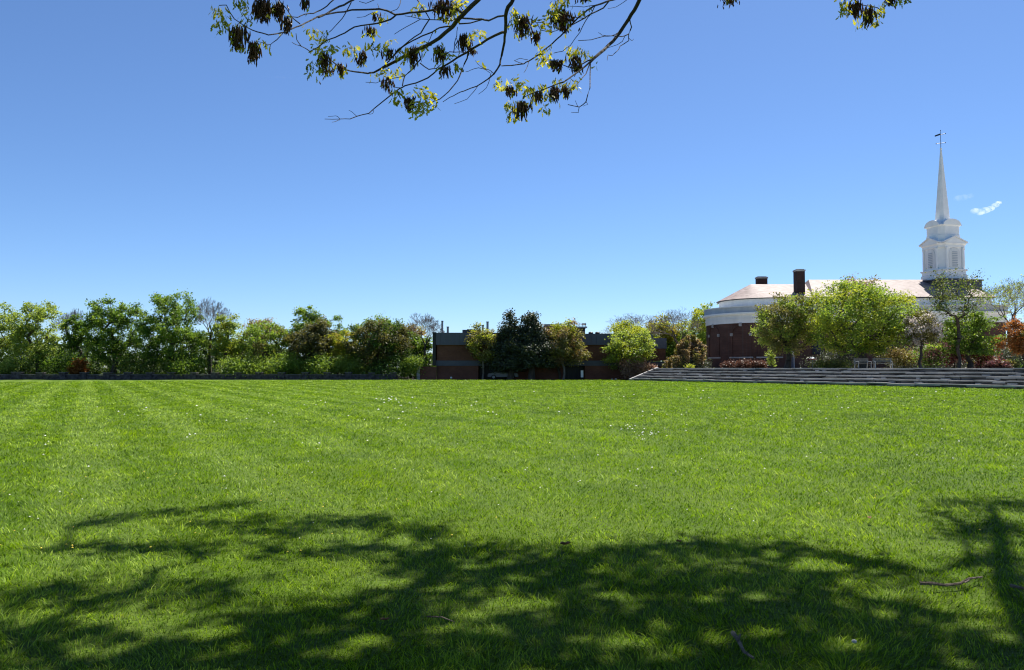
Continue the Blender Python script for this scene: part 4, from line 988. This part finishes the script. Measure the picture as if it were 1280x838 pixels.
def bdepth(px, py): return 4.0 + 0.42*math.sin(px*0.016) + 0.22*math.sin(py*0.05+px*0.007)
def bp(px, py): return at(px, py, bdepth(px, py)) - OB
BR = [ # visible twigs: list of pixel points with start and end thickness in pixels
 (6.5,3.6,[(612,-16),(598,0),(583,14),(571,26),(565.5,34),(549,48),(534,57),(520.6,62),(506,70),(490,79),(478,85)]),
 (2.6,1.2,[(478,85),(467,91),(460,92),(444,90),(431,87),(422,82),(414,76),(408,70)]),
 (3.6,2.4,[(580,17),(576,15),(566.6,9.3),(555.6,10.4),(534,14),(512,16),(494,18.6)]),
 (2.4,1.0,[(494,18.6),(485,14),(474,11.5),(440,12.6),(431,15),(414,17),(403,19),(390,25),(376.6,31.7),(370,34),(355,40.5),(335.5,44),(328,41.6),(315,37.7),(304,31.7),(293,24),(287,15),(283,6.6),(274,7)]),
 (2.2,0.9,[(495,19),(488,24.6),(474,29),(460,31),(443,34),(431,41.5),(419,47),(408,51),(397,59.6),(387.5,64.5),(376.5,58),(371,50),(370,42)]),
 (1.0,0.7,[(376.5,58),(370,56),(365,53)]),
 (2.4,2.2,[(452,-8),(442,0),(430,6.5),(419,11),(408,17.5),(398,22)]),
 (1.8,1.1,[(424,-6),(417,0),(409,7.6),(400.6,13),(392,17),(381,18),(372,22),(361.7,20.8)]),
 (1.4,1.0,[(375,30),(366,23),(358,11),(350,2),(346,-6)]),
 (1.3,0.9,[(439,3.3),(432,16.4),(428,23),(418,34),(411.5,40.5)]),
 (1.0,0.7,[(503,-6),(500,5.5),(496,12),(488,15)]),
 (1.0,0.7,[(474,-4),(468,0),(457.5,4.4),(449,2)]),
 (1.0,0.6,[(474,11.5),(472,5)]),
 (0.9,0.6,[(466,16),(456,21),(446,22)]),
 (2.0,1.5,[(563,33),(549,35),(540,40.5),(528,45),(516,51),(503,59),(490,72),(486,76.6),(478,85)]),
 (1.7,1.5,[(519,-4),(529,11),(537,24),(526,41.6),(512,51),(496.6,63.4),(488,74)]),
 (1.3,0.8,[(566.6,26),(544.7,25),(526,24),(507.5,34),(493,43)]),
 (0.9,0.7,[(526,24),(506,20)]),
 (2.2,2.4,[(573,22),(588,23.5),(601.6,24),(611,26),(622,21),(631,19.7)]),
 (1.8,1.6,[(574,30),(588,29),(602,25)]),
 (6.0,4.2,[(647,-14),(641,0),(635,9),(632,20),(631.7,40.5)]),
 (3.4,1.8,[(631.7,40.5),(630.6,52.5),(627,70),(625,81),(617.5,92.5),(610,99)]),
 (1.6,0.8,[(610,99),(596,108),(580,114),(572,117),(562,122),(553.5,127.7)]),
 (1.0,0.6,[(617,92),(610,87),(598,85),(588,88),(582,90)]),
 (0.9,0.6,[(614,91),(612,100),(608,110),(598,118)]),
 (0.9,0.6,[(597,108),(592,115),(584,124),(568,130)]),
 (0.9,0.6,[(612,91),(606,86),(597,80),(594,76)]),
 (3.8,2.2,[(631.7,40.5),(628,40.5),(610,49),(594,59),(584,65.6),(572,72),(560,80),(551,85)]),
 (1.9,1.6,[(551,85),(547.5,87),(535,97.5),(520,104),(506,107.5)]),
 (1.8,0.8,[(506,107.5),(500,110.6),(487.5,120),(475,130),(461,142),(446,145.6),(437.5,149),(425,149),(406,149)]),
 (0.8,0.5,[(446,145.6),(441,141),(436,138)]),(0.8,0.5,[(425,149),(420,145),(410,146)]),(0.8,0.5,[(425,150),(420,152),(415,153)]),(0.7,0.5,[(467,138),(466,142),(461,143)]),
 (1.8,1.5,[(522,62),(526,74),(515,87.5),(506,95),(503,107.5)]),
 (1.0,0.6,[(506,95),(492,98),(478,101),(470,104),(457,103)]),
 (1.0,0.7,[(500,110),(493,109),(488,100)]),
 (1.9,0.9,[(586,64),(584,73),(577.5,87.5),(572,101),(560.5,115),(550,124),(537.5,129),(525,129),(516,127)]),
 (1.3,1.0,[(552,72),(562,65),(575,65),(584,66)]),
 (1.2,0.8,[(567,66),(568,55),(571,45),(572,34)]),
 (1.0,0.7,[(541,41),(538,48),(535,54)]),
 (1.5,1.0,[(525,79),(536,87),(545,86),(552,80)]),
 (2.6,1.3,[(785,-6),(766.5,0),(759,2),(742.5,7.7),(734,13),(723,22),(712,33),(701,45),(690,55),(685,59),(674,68),(661,76.6),(655,80),(640,82),(627,82.6)]),
 (0.9,0.6,[(655,80),(643,76),(650,73),(660,75)]),
 (0.9,0.6,[(661,77),(658,86),(655,91)]),
 (1.9,1.5,[(761,2),(754.5,10),(739,17.5),(730.5,23),(712,33)]),
 (1.2,0.8,[(743.6,7.7),(739,17.5),(731.6,27),(725,40.5),(713,57),(703,64.5),(692,66.7)]),
 (1.3,1.0,[(730,23),(715,21),(705,15)]),
 (1.0,0.7,[(742,7),(730,9),(712,8)]),
 (0.9,0.6,[(786,-2),(781,2),(770,9),(760,11)]),
 (5.2,3.6,[(806,-14),(799.4,0),(793,13),(786,24),(775,40.5),(766.6,51.4),(755.6,62),(742.5,73),(737,79)]),
 (2.4,1.0,[(738,77),(728,86),(719,92.5),(705,102.5),(691,107.5),(675,114),(664,117.5),(655,122)]),
 (1.5,0.9,[(737.5,79),(732.5,92.5),(720,107.5),(711,114)]),
 (1.6,1.0,[(738,78),(737.5,110),(732.5,127.5),(724,134),(710,131)]),
 (0.9,0.6,[(724,134),(723,141),(714,140.6)]),(0.8,0.5,[(722,133),(719,126)]),(0.8,0.5,[(732,127),(735,131),(729,133)]),
 (1.8,1.0,[(738,75),(730,79),(720,84),(710,84),(702.5,81)]),
 (1.6,0.9,[(787,23),(789.5,34),(786,42.6),(777.5,46),(765.5,45),(755.6,45.4),(739,50),(723,51)]),
 (1.2,0.7,[(786,43),(786,51),(775,58),(771,64.5),(765.5,69.5),(760,69),(759,75.5)]),
 (0.9,0.6,[(781,46),(778,52),(772,56),(760,60)]),(0.8,0.5,[(786,48),(790,51),(792,49)]),
 (1.0,0.6,[(772,41.5),(764,45),(752,44),(748,41)]),
 (1.0,0.8,[(655,25),(663,24),(671,29),(680,27),(690,22)]),(1.0,.8,[(671,29),(676,38),(690,40),(700,37)]),
 (1.6,1.0,[(1062,-12),(1068,0),(1076,6),(1086,8)]),(1.2,0.8,[(1062,-10),(1055,2),(1053,8)]),(1.4,0.8,[(1100,-10),(1112,-2),(1120,2)]),(1.2,.8,[(905,-14),(909,-4),(912,1)]),(1.4,.8,[(1086,8),(1097,10),(1103,16)]),
 (1.2,.8,[(330,-12),(322,-2),(318,4)]),(1.2,.8,[(350,-12),(346,0)]),(1.2,.8,[(380,-10),(380,0)]),(1.2,.8,[(300,-10),(302,0),(300,8)]),
 (1.0,.7,[(304,32),(300,36),(297,44)]),(1.2,.8,[(355,40.5),(346,50),(338,56),(337,60)]),(1.0,.6,[(338,56),(330,54),(322,52)]),
]
for w0, w1, pts in BR:
    P3 = []
    # resample with a slight natural crook
    dense = []
    for (x0,y0),(x1,y1) in zip(pts[:-1], pts[1:]):
        dense += [(x0,y0), ((x0+x1)/2 + rng.uniform(-.5,.5), (y0+y1)/2 + rng.uniform(-.5,.5))]
    dense.append(pts[-1])
    n = len(dense)
    mb.tube([bp(x,y) for x,y in dense], [0.5*(w0+(w1-w0)*i/(n-1))*bdepth(*dense[i])/F*1.0 for i in range(n)], 6)
# boughs that carry the visible twigs, out of the frame above
for (x, y), w in (((612,-16),.0135),((647,-14),.0125),((806,-14),.0115),((452,-8),.005),((785,-6),.006),((424,-6),.004),((519,-4),.004)):
    q = bp(x, y); hub = Vector((1.0, 4.2, 4.6)) - OB
    if x > 780: hub = Vector((1.3, 3.6, 4.7)) - OB
    mb.tube([q, q.lerp(hub, .5) + Vector((0,0,.06)), hub], [w, w*1.15, w*1.3], 6)
hub = Vector((1.0,4.2,4.6))-OB; hub2 = Vector((1.3,3.6,4.7))-OB
mb.tube([hub, hub2, Vector((1.6,2.2,5.2))-OB, Vector((2.2,0.2,5.6))-OB, Vector(P[3])], [.022,.035,.055,.08,.11], 7)
for x in (1062,1100,905,330,350,380,300,346):
    y = {1062:-12,1100:-10,905:-14,330:-12,350:-12,380:-10,300:-10,346:-6}[x]
    q = bp(x,y); b = q + Vector((0.05,-0.05,0.25)); t_ = (Vector((1.9,3.4,4.4))-OB) if x > 880 else (Vector((-.6,4.0,4.2))-OB)
    mb.tube([q, b, t_, hub2], [.003,.004,.009,.016], 5)
mb.build('branch', M['bark'], oak)

# hanging clusters: catkin tufts and young leaves, each cluster placed on its twig
CL = [(266,286,8,45,'L'),(287,308,28,68,'M'),(310,326,50,82,'D'),(293,311,-4,16,'L'),(300,316,14,30,'l'),(317,338,-6,32,'D'),(341,358,0,30,'D'),(352,365,18,47,'D'),(375,387,-4,15,'D'),(339,352,-2,12,'L'),
 (321,333,47,54,'l'),(332,339,53,64,'l'),(383,394,34,49,'l'),(398,410,36,52,'L'),(391,404,50,72,'Y'),(398,412,60,98,'M'),(403,416,84,99,'D'),(417,432,76,99,'M'),(384,394,76,98,'L'),(405,420,54,66,'y'),
 (464,473,14,30,'D'),(472,484,15,27,'Y'),(456,471,30,50,'M'),(445,458,60,86,'D'),(430,448,55,72,'L'),(458,478,52,66,'L'),(483,496,49,57,'Y'),(477,494,59,78,'D'),(510,524,55,88,'D'),(498,514,58,80,'L'),(478,490,94,118,'D'),
 (477,485,84,98,'Y'),(489,503,84,96,'L'),(463,474,89,97,'l'),(540,572,-2,26,'D'),(556,574,12,28,'L'),(566,582,-2,14,'Y'),(571,588,40,70,'D'),(586,602,38,52,'Y'),(586,594,58,75,'D'),(541,558,54,84,'M'),(549,563,80,101,'D'),(525,534,50,66,'Y'),
 (565,578,76,88,'L'),(557,566,64,72,'Y'),(505,519,118,144,'D'),(517,534,124,150,'Y'),(490,502,110,132,'L'),(513,528,108,118,'Y'),(526,545,116,142,'y'),
 (642,664,16,50,'M'),(664,674,36,60,'D'),(635,646,8,38,'L'),(672,690,24,38,'Y'),(686,716,10,38,'D'),(684,700,8,24,'Y'),(698,712,28,44,'D'),(700,712,-6,10,'L'),(716,740,-8,4,'D'),(690,700,-4,10,'L'),(724,736,8,20,'l'),
 (688,703,72,94,'D'),(672,690,58,86,'L'),(713,727,66,96,'D'),(706,724,56,76,'L'),(724,740,60,76,'l'),(743,748,78,84,'y'),(632,642,104,126,'D'),(619,636,98,114,'L'),(640,656,98,114,'Y'),(643,661,124,153,'D'),(631,648,124,154,'L'),(638,646,112,120,'D'),
 (666,678,111,131,'D'),(654,670,104,124,'L'),(685,700,106,130,'D'),(702,714,106,126,'D'),(677,688,116,144,'L'),(690,712,98,112,'L'),(712,724,98,116,'L'),(661,668,120,136,'L'),(672,684,104,116,'l'),
 (1049,1060,-4,25,'L'),(1060,1068,0,22,'M'),(1066,1076,-4,29,'D'),(1079,1092,4,38,'D'),(1072,1083,18,34,'L'),(1091,1102,10,34,'L'),(1096,1106,0,20,'L'),(1106,1120,-6,12,'D'),(1122,1132,-8,7,'L'),(902,924,-10,9,'D'),(515,530,4,20,'l'),(600,604,76,84,'y')]
kV, kF, kT = [], [], []
lV, lL, lC, lT = [], [], [], []
cat_mb = MB(); cat_t = []
LV = []; LT = []
def add_leaf(p, d, ln, wd, tint):
    """lobed drooping leaf: six points each side"""
    d = d.normalized(); sdn = d.cross(Vector((rng.gauss(0,1), rng.gauss(0,1), rng.gauss(0,.4)))).normalized(); nn = d.cross(sdn)
    prof_ = [(0,0.03),(.2,.35),(.3,.55),(.42,.28),(.58,1.0),(.68,.5),(.82,.62),(1,.02)]
    b = len(LV)
    for t, w in prof_:
        c = p + d*ln*t + nn*ln*0.12*math.sin(t*2.4)
        LV.append(c - sdn*wd*w*.5); LV.append(c + sdn*wd*w*.5)
    for i in range(len(prof_)-1):
        LF.append((b+2*i, b+2*i+1, b+2*i+3, b+2*i+2)); LT.append(tint)
LF = []
for x0, x1, y0, y1, k in CL:
    dpt = bdepth((x0+x1)/2, max(0,(y0+y1)/2)) + rng.uniform(-.04,.04)
    s = dpt/F; wpx = x1-x0; hpx = y1-y0
    if k in 'DM':
        nc = int(wpx*hpx/(7.5 if k == 'D' else 11))
        for _ in range(nc):
            x = rng.gauss((x0+x1)/2, wpx*.25); off = abs(x-(x0+x1)/2)/(wpx*.5); y = y0 + hpx*(.08+abs(rng.gauss(0,.24)))
            ln = min(rng.uniform(.25,.62)*hpx, (y1 - y)*rng.uniform(.75,1.1) - hpx*.22*off)*s
            if ln < .012: ln = rng.uniform(.012,.028)
            c = at(x, y, dpt) + Vector((0, rng.gauss(0, wpx*.2)*s, 0)) - OB
            sw = Vector((rng.gauss(0,.12), rng.gauss(0,.12), -1))
            nseg = 3; pts = [c + sw*ln*i/nseg + Vector((rng.gauss(0,.06),rng.gauss(0,.06),0))*ln*(i>0) for i in range(nseg+1)]
            before = len(cat_mb.f)
            cat_mb.tube(pts, [.0012,.0034,.0036,.0012], 4)
            cat_t += [rng.random()]*(len(cat_mb.f)-before)
    if k in 'LMYlyD':
        nl = {'L':wpx*hpx/8,'M':wpx*hpx/14,'Y':wpx*hpx/8,'l':wpx*hpx/10,'y':wpx*hpx/10,'D':wpx*hpx/38}[k]
        for _ in range(max(2,int(nl))):
            x = rng.uniform(x0,x1); y = rng.uniform(y0, y0+(y1-y0)*.8)
            p_ = at(x,y,dpt) + Vector((0, rng.gauss(0, wpx*.3)*s, 0)) - OB
            ln = rng.uniform(5,10)*s*(1.15 if k in 'Yy' else 1)
            d = Vector((rng.gauss(0,.6), rng.gauss(0,.6), -1.0 if k not in 'Yy' else -.4))
            add_leaf(p_, d, ln, ln*rng.uniform(.32,.55), min(1,max(0,rng.gauss(.85,.2) if k in 'Yy' else rng.gauss(.6,.33))))
cat_mb.build('catkins', L['catkin'], oak, tint=cat_t)
lm = MB(); lm.v = [tuple(v) for v in LV]; lm.f = [list(f) for f in LF]
lm.build('young_leaves', L['oakleaf'], oak, tint=LT)

# ------------------------------------------------------------------ grass: one object of blades
rs = np.random.default_rng(21)
NB = 840000
def grass():
    d0, d1 = 2.7, 102.0
    u = rs.uniform(0, 1, NB); g = 0.42                    # radial density ~ d^(g-1)
    d = (d0**g + u*(d1**g - d0**g))**(1/g)
    th = rs.uniform(R(-52), R(52), NB)
    X = d*np.sin(th)*1.0; Y = d*np.cos(th)
    # keep off the steps and the far edge
    rel = (X-S0.x)*sn.x + (Y-S0.y)*sn.y
    keep = (rel < -0.15) & (Y < 103.6) & ~((X < -54) & (Y > 99.5))
    X, Y, d = X[keep], Y[keep], d[keep]; n = len(X)
    tuft = np.sin(X*3.1+np.sin(Y*2.3)*1.7)*np.sin(Y*2.7+np.sin(X*1.9)*1.5)
    h = 0.030*(1 + 0.35*tuft)*rs.uniform(0.5, 1.5, n)*np.maximum(1, (d/9)**0.30)
    h *= np.where(rs.uniform(0,1,n) < 0.015, 1.8, 1.0)
    w = 0.0050*np.maximum(1, (d/5.0))**0.88*rs.uniform(0.7, 1.3, n)
    a = rs.uniform(0, 2*np.pi, n)
    sx, sy = np.cos(a)*w/2, np.sin(a)*w/2
    fs = np.maximum(1, (d/7)**0.6)
    la = 3.2*np.sin(X*5.3/fs+1.9*np.sin(Y*3.7/fs)) + 2.6*np.sin(Y*6.1/fs+1.7*np.sin(X*4.3/fs)) + rs.normal(size=n)*0.9
    lean = h*rs.uniform(0.3, 1.9, n)*(1+0.3*tuft)
    lx, ly = np.cos(la)*lean, np.sin(la)*lean
    Z0 = np.zeros(n) - 0.004
    V = np.stack([np.stack([X-sx, Y-sy, Z0],1), np.stack([X+sx, Y+sy, Z0],1),
                  np.stack([X+sx*.8+lx*.35, Y+sy*.8+ly*.35, h*.62],1), np.stack([X-sx*.8+lx*.35, Y-sy*.8+ly*.35, h*.62],1),
                  np.stack([X+lx, Y+ly, h],1)], axis=1).reshape(-1,3)
    base = np.arange(n)*5
    loops = np.stack([base, base+1, base+2, base+3, base+3, base+2, base+4], axis=1).reshape(-1)
    counts = np.tile(np.array([4,3]), n)
    tint = np.repeat(np.clip(rs.beta(1.4,1.4,n) + 0.18*np.sin(la*1.0) + 0.10*tuft, 0, 1), 2)
    o = link_mesh('grass', np_mesh('grass', V, loops, counts, tint), M['blade'])
    tag(o, kind='stuff')
grass()

# white clover heads and fallen petals scattered in drifts: ground cover
mb = MB(); my = MB(); r2 = random.Random(9)
drifts = [(812,546,18,4,26),(800,540,26,5,16),(770,535,20,3,8),(490,503,14,4,16),(525,505,30,4,14),(600,517,60,5,8),(690,515,6,2,5),(650,500,100,8,12),(235,548,6,4,7),(470,524,40,3,10),(265,525,60,6,14),(180,512,40,4,8),(880,500,90,8,16),(950,523,50,4,12),
 (860,520,40,3,8),(1000,505,120,10,18),(1140,572,6,3,4),(1230,545,30,6,6),(340,560,120,14,14),(1000,580,160,20,20),(560,590,200,20,20),(1170,505,80,6,12),(60,560,60,30,16),(400,500,100,10,14)]
def flower(m, p, r):
    n = 6; z = r2.uniform(.045,.075)
    pts = [(p.x+r*math.cos(2*math.pi*i/n)*r2.uniform(.7,1.2), p.y+r*math.sin(2*math.pi*i/n)*r2.uniform(.7,1.2), z) for i in range(n)]
    m.add(pts + [(p.x, p.y, z+r*.8)], [(i,(i+1)%n,n) for i in range(n)])
for px, py, sx, sy, n in drifts:
    for _ in range(int(n*.7)):
        q = ground_at(r2.gauss(px,sx), max(481, r2.gauss(py,sy)))
        flower(mb, q, r2.uniform(.010,.020)*max(1,q.y/13))
for _ in range(60):
    q = ground_at(r2.uniform(0,1280), r2.uniform(560,700)); flower(mb, q, r2.uniform(.005,.010))
for _ in range(60):
    q = ground_at(r2.choice((r2.gauss(150,120), r2.uniform(200,1280))), r2.uniform(590,700)); flower(my, q, r2.uniform(.007,.013))
tag(mb.build('clover_flowers', M['petal']), kind='stuff')
tag(my.build('yellow_flowers', M['dandelion']), kind='stuff')

# litter on the grass
def dead_leaf(px, py, s, label, rz):
    p = ground_at(px, py); m = MB(); prof_ = [(-1,.05),(-.6,.5),(-.2,.65),(.1,.4),(.5,.55),(1,.05)]; vs = []
    for t, w in prof_:
        for sg in (-1, 0, 1): vs.append((t*s, sg*w*s*.8, .06+abs(sg)*w*s*.7 + .3*s*t*t))
    fs = []
    for i in range(len(prof_)-1):
        for j in (0,1): fs.append((3*i+j, 3*i+j+1, 3*i+j+4, 3*i+j+3))
    o = m.add(vs, fs).build('fallen_leaf', M['deadleaf'], loc=(p.x,p.y,0)); o.rotation_euler = (0,0,rz)
    tag(o, label, 'leaf', 'dead leaves on the lawn')
dead_leaf(707, 690, .055, 'curled brown dead leaf at the shade edge near the photo centre', .4)
dead_leaf(1087, 656, .045, 'rust brown dead leaf on sunlit grass right of centre', 1.2)
dead_leaf(848, 686, .035, 'small brown dead leaf at the top edge of the darkest shade', 2.2)
dead_leaf(481, 788, .03, 'small yellowish dead leaf in the shade left of centre', .2)
def stick(pix, r0, label, fork=None):
    P_ = [ground_at(x, y) for x, y in pix]; o0 = P_[0].copy()
    m = MB().tube([p - o0 + Vector((0,0,.05+.012*math.sin(i*2))) for i, p in enumerate(P_)], [r0*(1-.55*i/(len(P_)-1)) for i in range(len(P_))], 6)
    if fork:
        i, e = fork; b = P_[i]-o0+Vector((0,0,.05)); m.tube([b, ground_at(*e)-o0+Vector((0,0,.07))], [r0*.6,r0*.3], 5)
    tag(m.build('fallen_stick', M['stick'], loc=o0), label, 'stick', 'fallen sticks on the lawn')
stick([(1150,738),(1165,740),(1182,739),(1200,738),(1212,734),(1228,729)], .014, 'grey brown fallen stick lying level in dappled light at right', (4,(1206,741)))
stick([(916,802),(922,812),(930,824),(942,834)], .014, 'dark fallen stick slanting in the deep shade at bottom centre right', (1,(926,808)))
stick([(534,781),(552,784),(568,786)], .006, 'thin pale twig in the shade at bottom left of centre')
stick([(1264,741),(1278,746),(1290,749)], .014, 'short fallen stick cut by the right edge of the photo')
for px, py, s, lab in ((1068,812,.015,'white pebble in a bare sunlit patch at the bottom right'),):
    p = ground_at(px, py); o = MB().sphere((0,0,0), s, 10, 7, .7).build('pebble', M['pebble'], loc=(p.x,p.y,.045), smooth=True); tag(o, lab, 'stone')

# ------------------------------------------------------------------ clouds
def cloud_mat(name, dens, scale):
    m, nt, out = new_mat(name)
    v = N(nt, 'ShaderNodeVolumePrincipled'); v.inputs['Color'].default_value = (1,1,1,1); v.inputs['Anisotropy'].default_value = 0.45
    n = noise(nt, pos(nt), scale, 4, 0.6)
    d = ramp(nt, n, [(0.36, 0.0), (0.80, 1.0)])
    nt.links.new(math_n(nt, 'MULTIPLY', d, dens), v.inputs['Density'])
    nt.links.new(v.outputs[0], out.inputs['Volume'])
    return m
def cloud(name, label, puffs, Y, mat):
    c0 = at(puffs[0][0], puffs[0][1], Y); m = MB()
    for px, py, rpx in puffs:
        p = at(px, py, Y) - c0; m.sphere(p, rpx*Y/F, 12, 8, .62)
    o = m.build(name, mat, loc=c0, smooth=True); tag(o, label, 'cloud')
cm = cloud_mat('cloud_vapour', 0.075, 0.045)
cm2 = cloud_mat('thin_cloud_vapour', 0.010, 0.06)
cm3 = cloud_mat('contrail_vapour', 0.0035, 0.0004)
cloud('cloud', 'small bright white cloud puff right of the spire', [(1219,264,6),(1225,265,7),(1232,263,6.5),(1238,261,5.5),(1244,257,5),(1248,254,4)], 1500, cm)
cloud('cloud', 'faint thin wisp between the spire and the white cloud', [(1198,248,6),(1205,247,6),(1213,245,5)], 1500, cm2)
c0 = at(330, 96.2, 1500)
tag(MB().tube([at(330+5*i, 96.2+.15*i, 1500)-c0 for i in range(14)], [1500/F*r_ for r_ in (.3,.8,1.1,1.2,1.2,1.1,1.0,.9,.8,.7,.6,.5,.35,.2)], 8).build('contrail', cm3, loc=c0), 'faint straight vapour trail in the upper left sky', 'vapour trail')

# ------------------------------------------------------------------ light, sky, camera
w = bpy.data.worlds.new('World'); scene.world = w; w.use_nodes = True
nt = w.node_tree; nt.nodes.clear()
wo = N(nt, 'ShaderNodeOutputWorld'); bg = N(nt, 'ShaderNodeBackground'); sky = N(nt, 'ShaderNodeTexSky', sky_type='NISHITA')
sky.sun_disc = False; sky.sun_elevation = SUN_EL; sky.sun_rotation = SUN_AZ
sky.altitude = 0; sky.air_density = 0.80; sky.dust_density = 0.20; sky.ozone_density = 10.0
nt.links.new(sky.outputs[0], bg.inputs['Color']); bg.inputs['Strength'].default_value = 0.078
nt.links.new(bg.outputs[0], wo.inputs['Surface'])
sl = bpy.data.lights.new('Sun', 'SUN'); sl.energy = 5.0; sl.angle = R(0.53); sl.color = (1.0, 0.95, 0.87)
so_ = bpy.data.objects.new('Sun', sl); COL.objects.link(so_); so_.location = (20, 20, 40)
so_.rotation_euler = SUN.to_track_quat('Z', 'Y').to_euler()

cd = bpy.data.cameras.new('Camera'); cam = bpy.data.objects.new('Camera', cd); COL.objects.link(cam)
cd.sensor_width = 36; cd.sensor_fit = 'HORIZONTAL'; cd.lens = 36*F/1280; cd.clip_start = 0.05; cd.clip_end = 8000
cam.location = CAM; cam.rotation_euler = (R(90)+PITCH, 0, 0); scene.camera = cam
scene.view_settings.view_transform = 'Standard'; scene.view_settings.look = 'None'
scene.view_settings.gamma = 1; scene.view_settings.exposure = 0.95; scene.view_settings.use_curve_mapping = False
scene.cycles.filter_width = 1.15; scene.cycles.volume_bounces = 4; scene.cycles.transparent_max_bounces = 16
scene.cycles.max_bounces = 8; scene.cycles.diffuse_bounces = 4; scene.cycles.transmission_bounces = 6
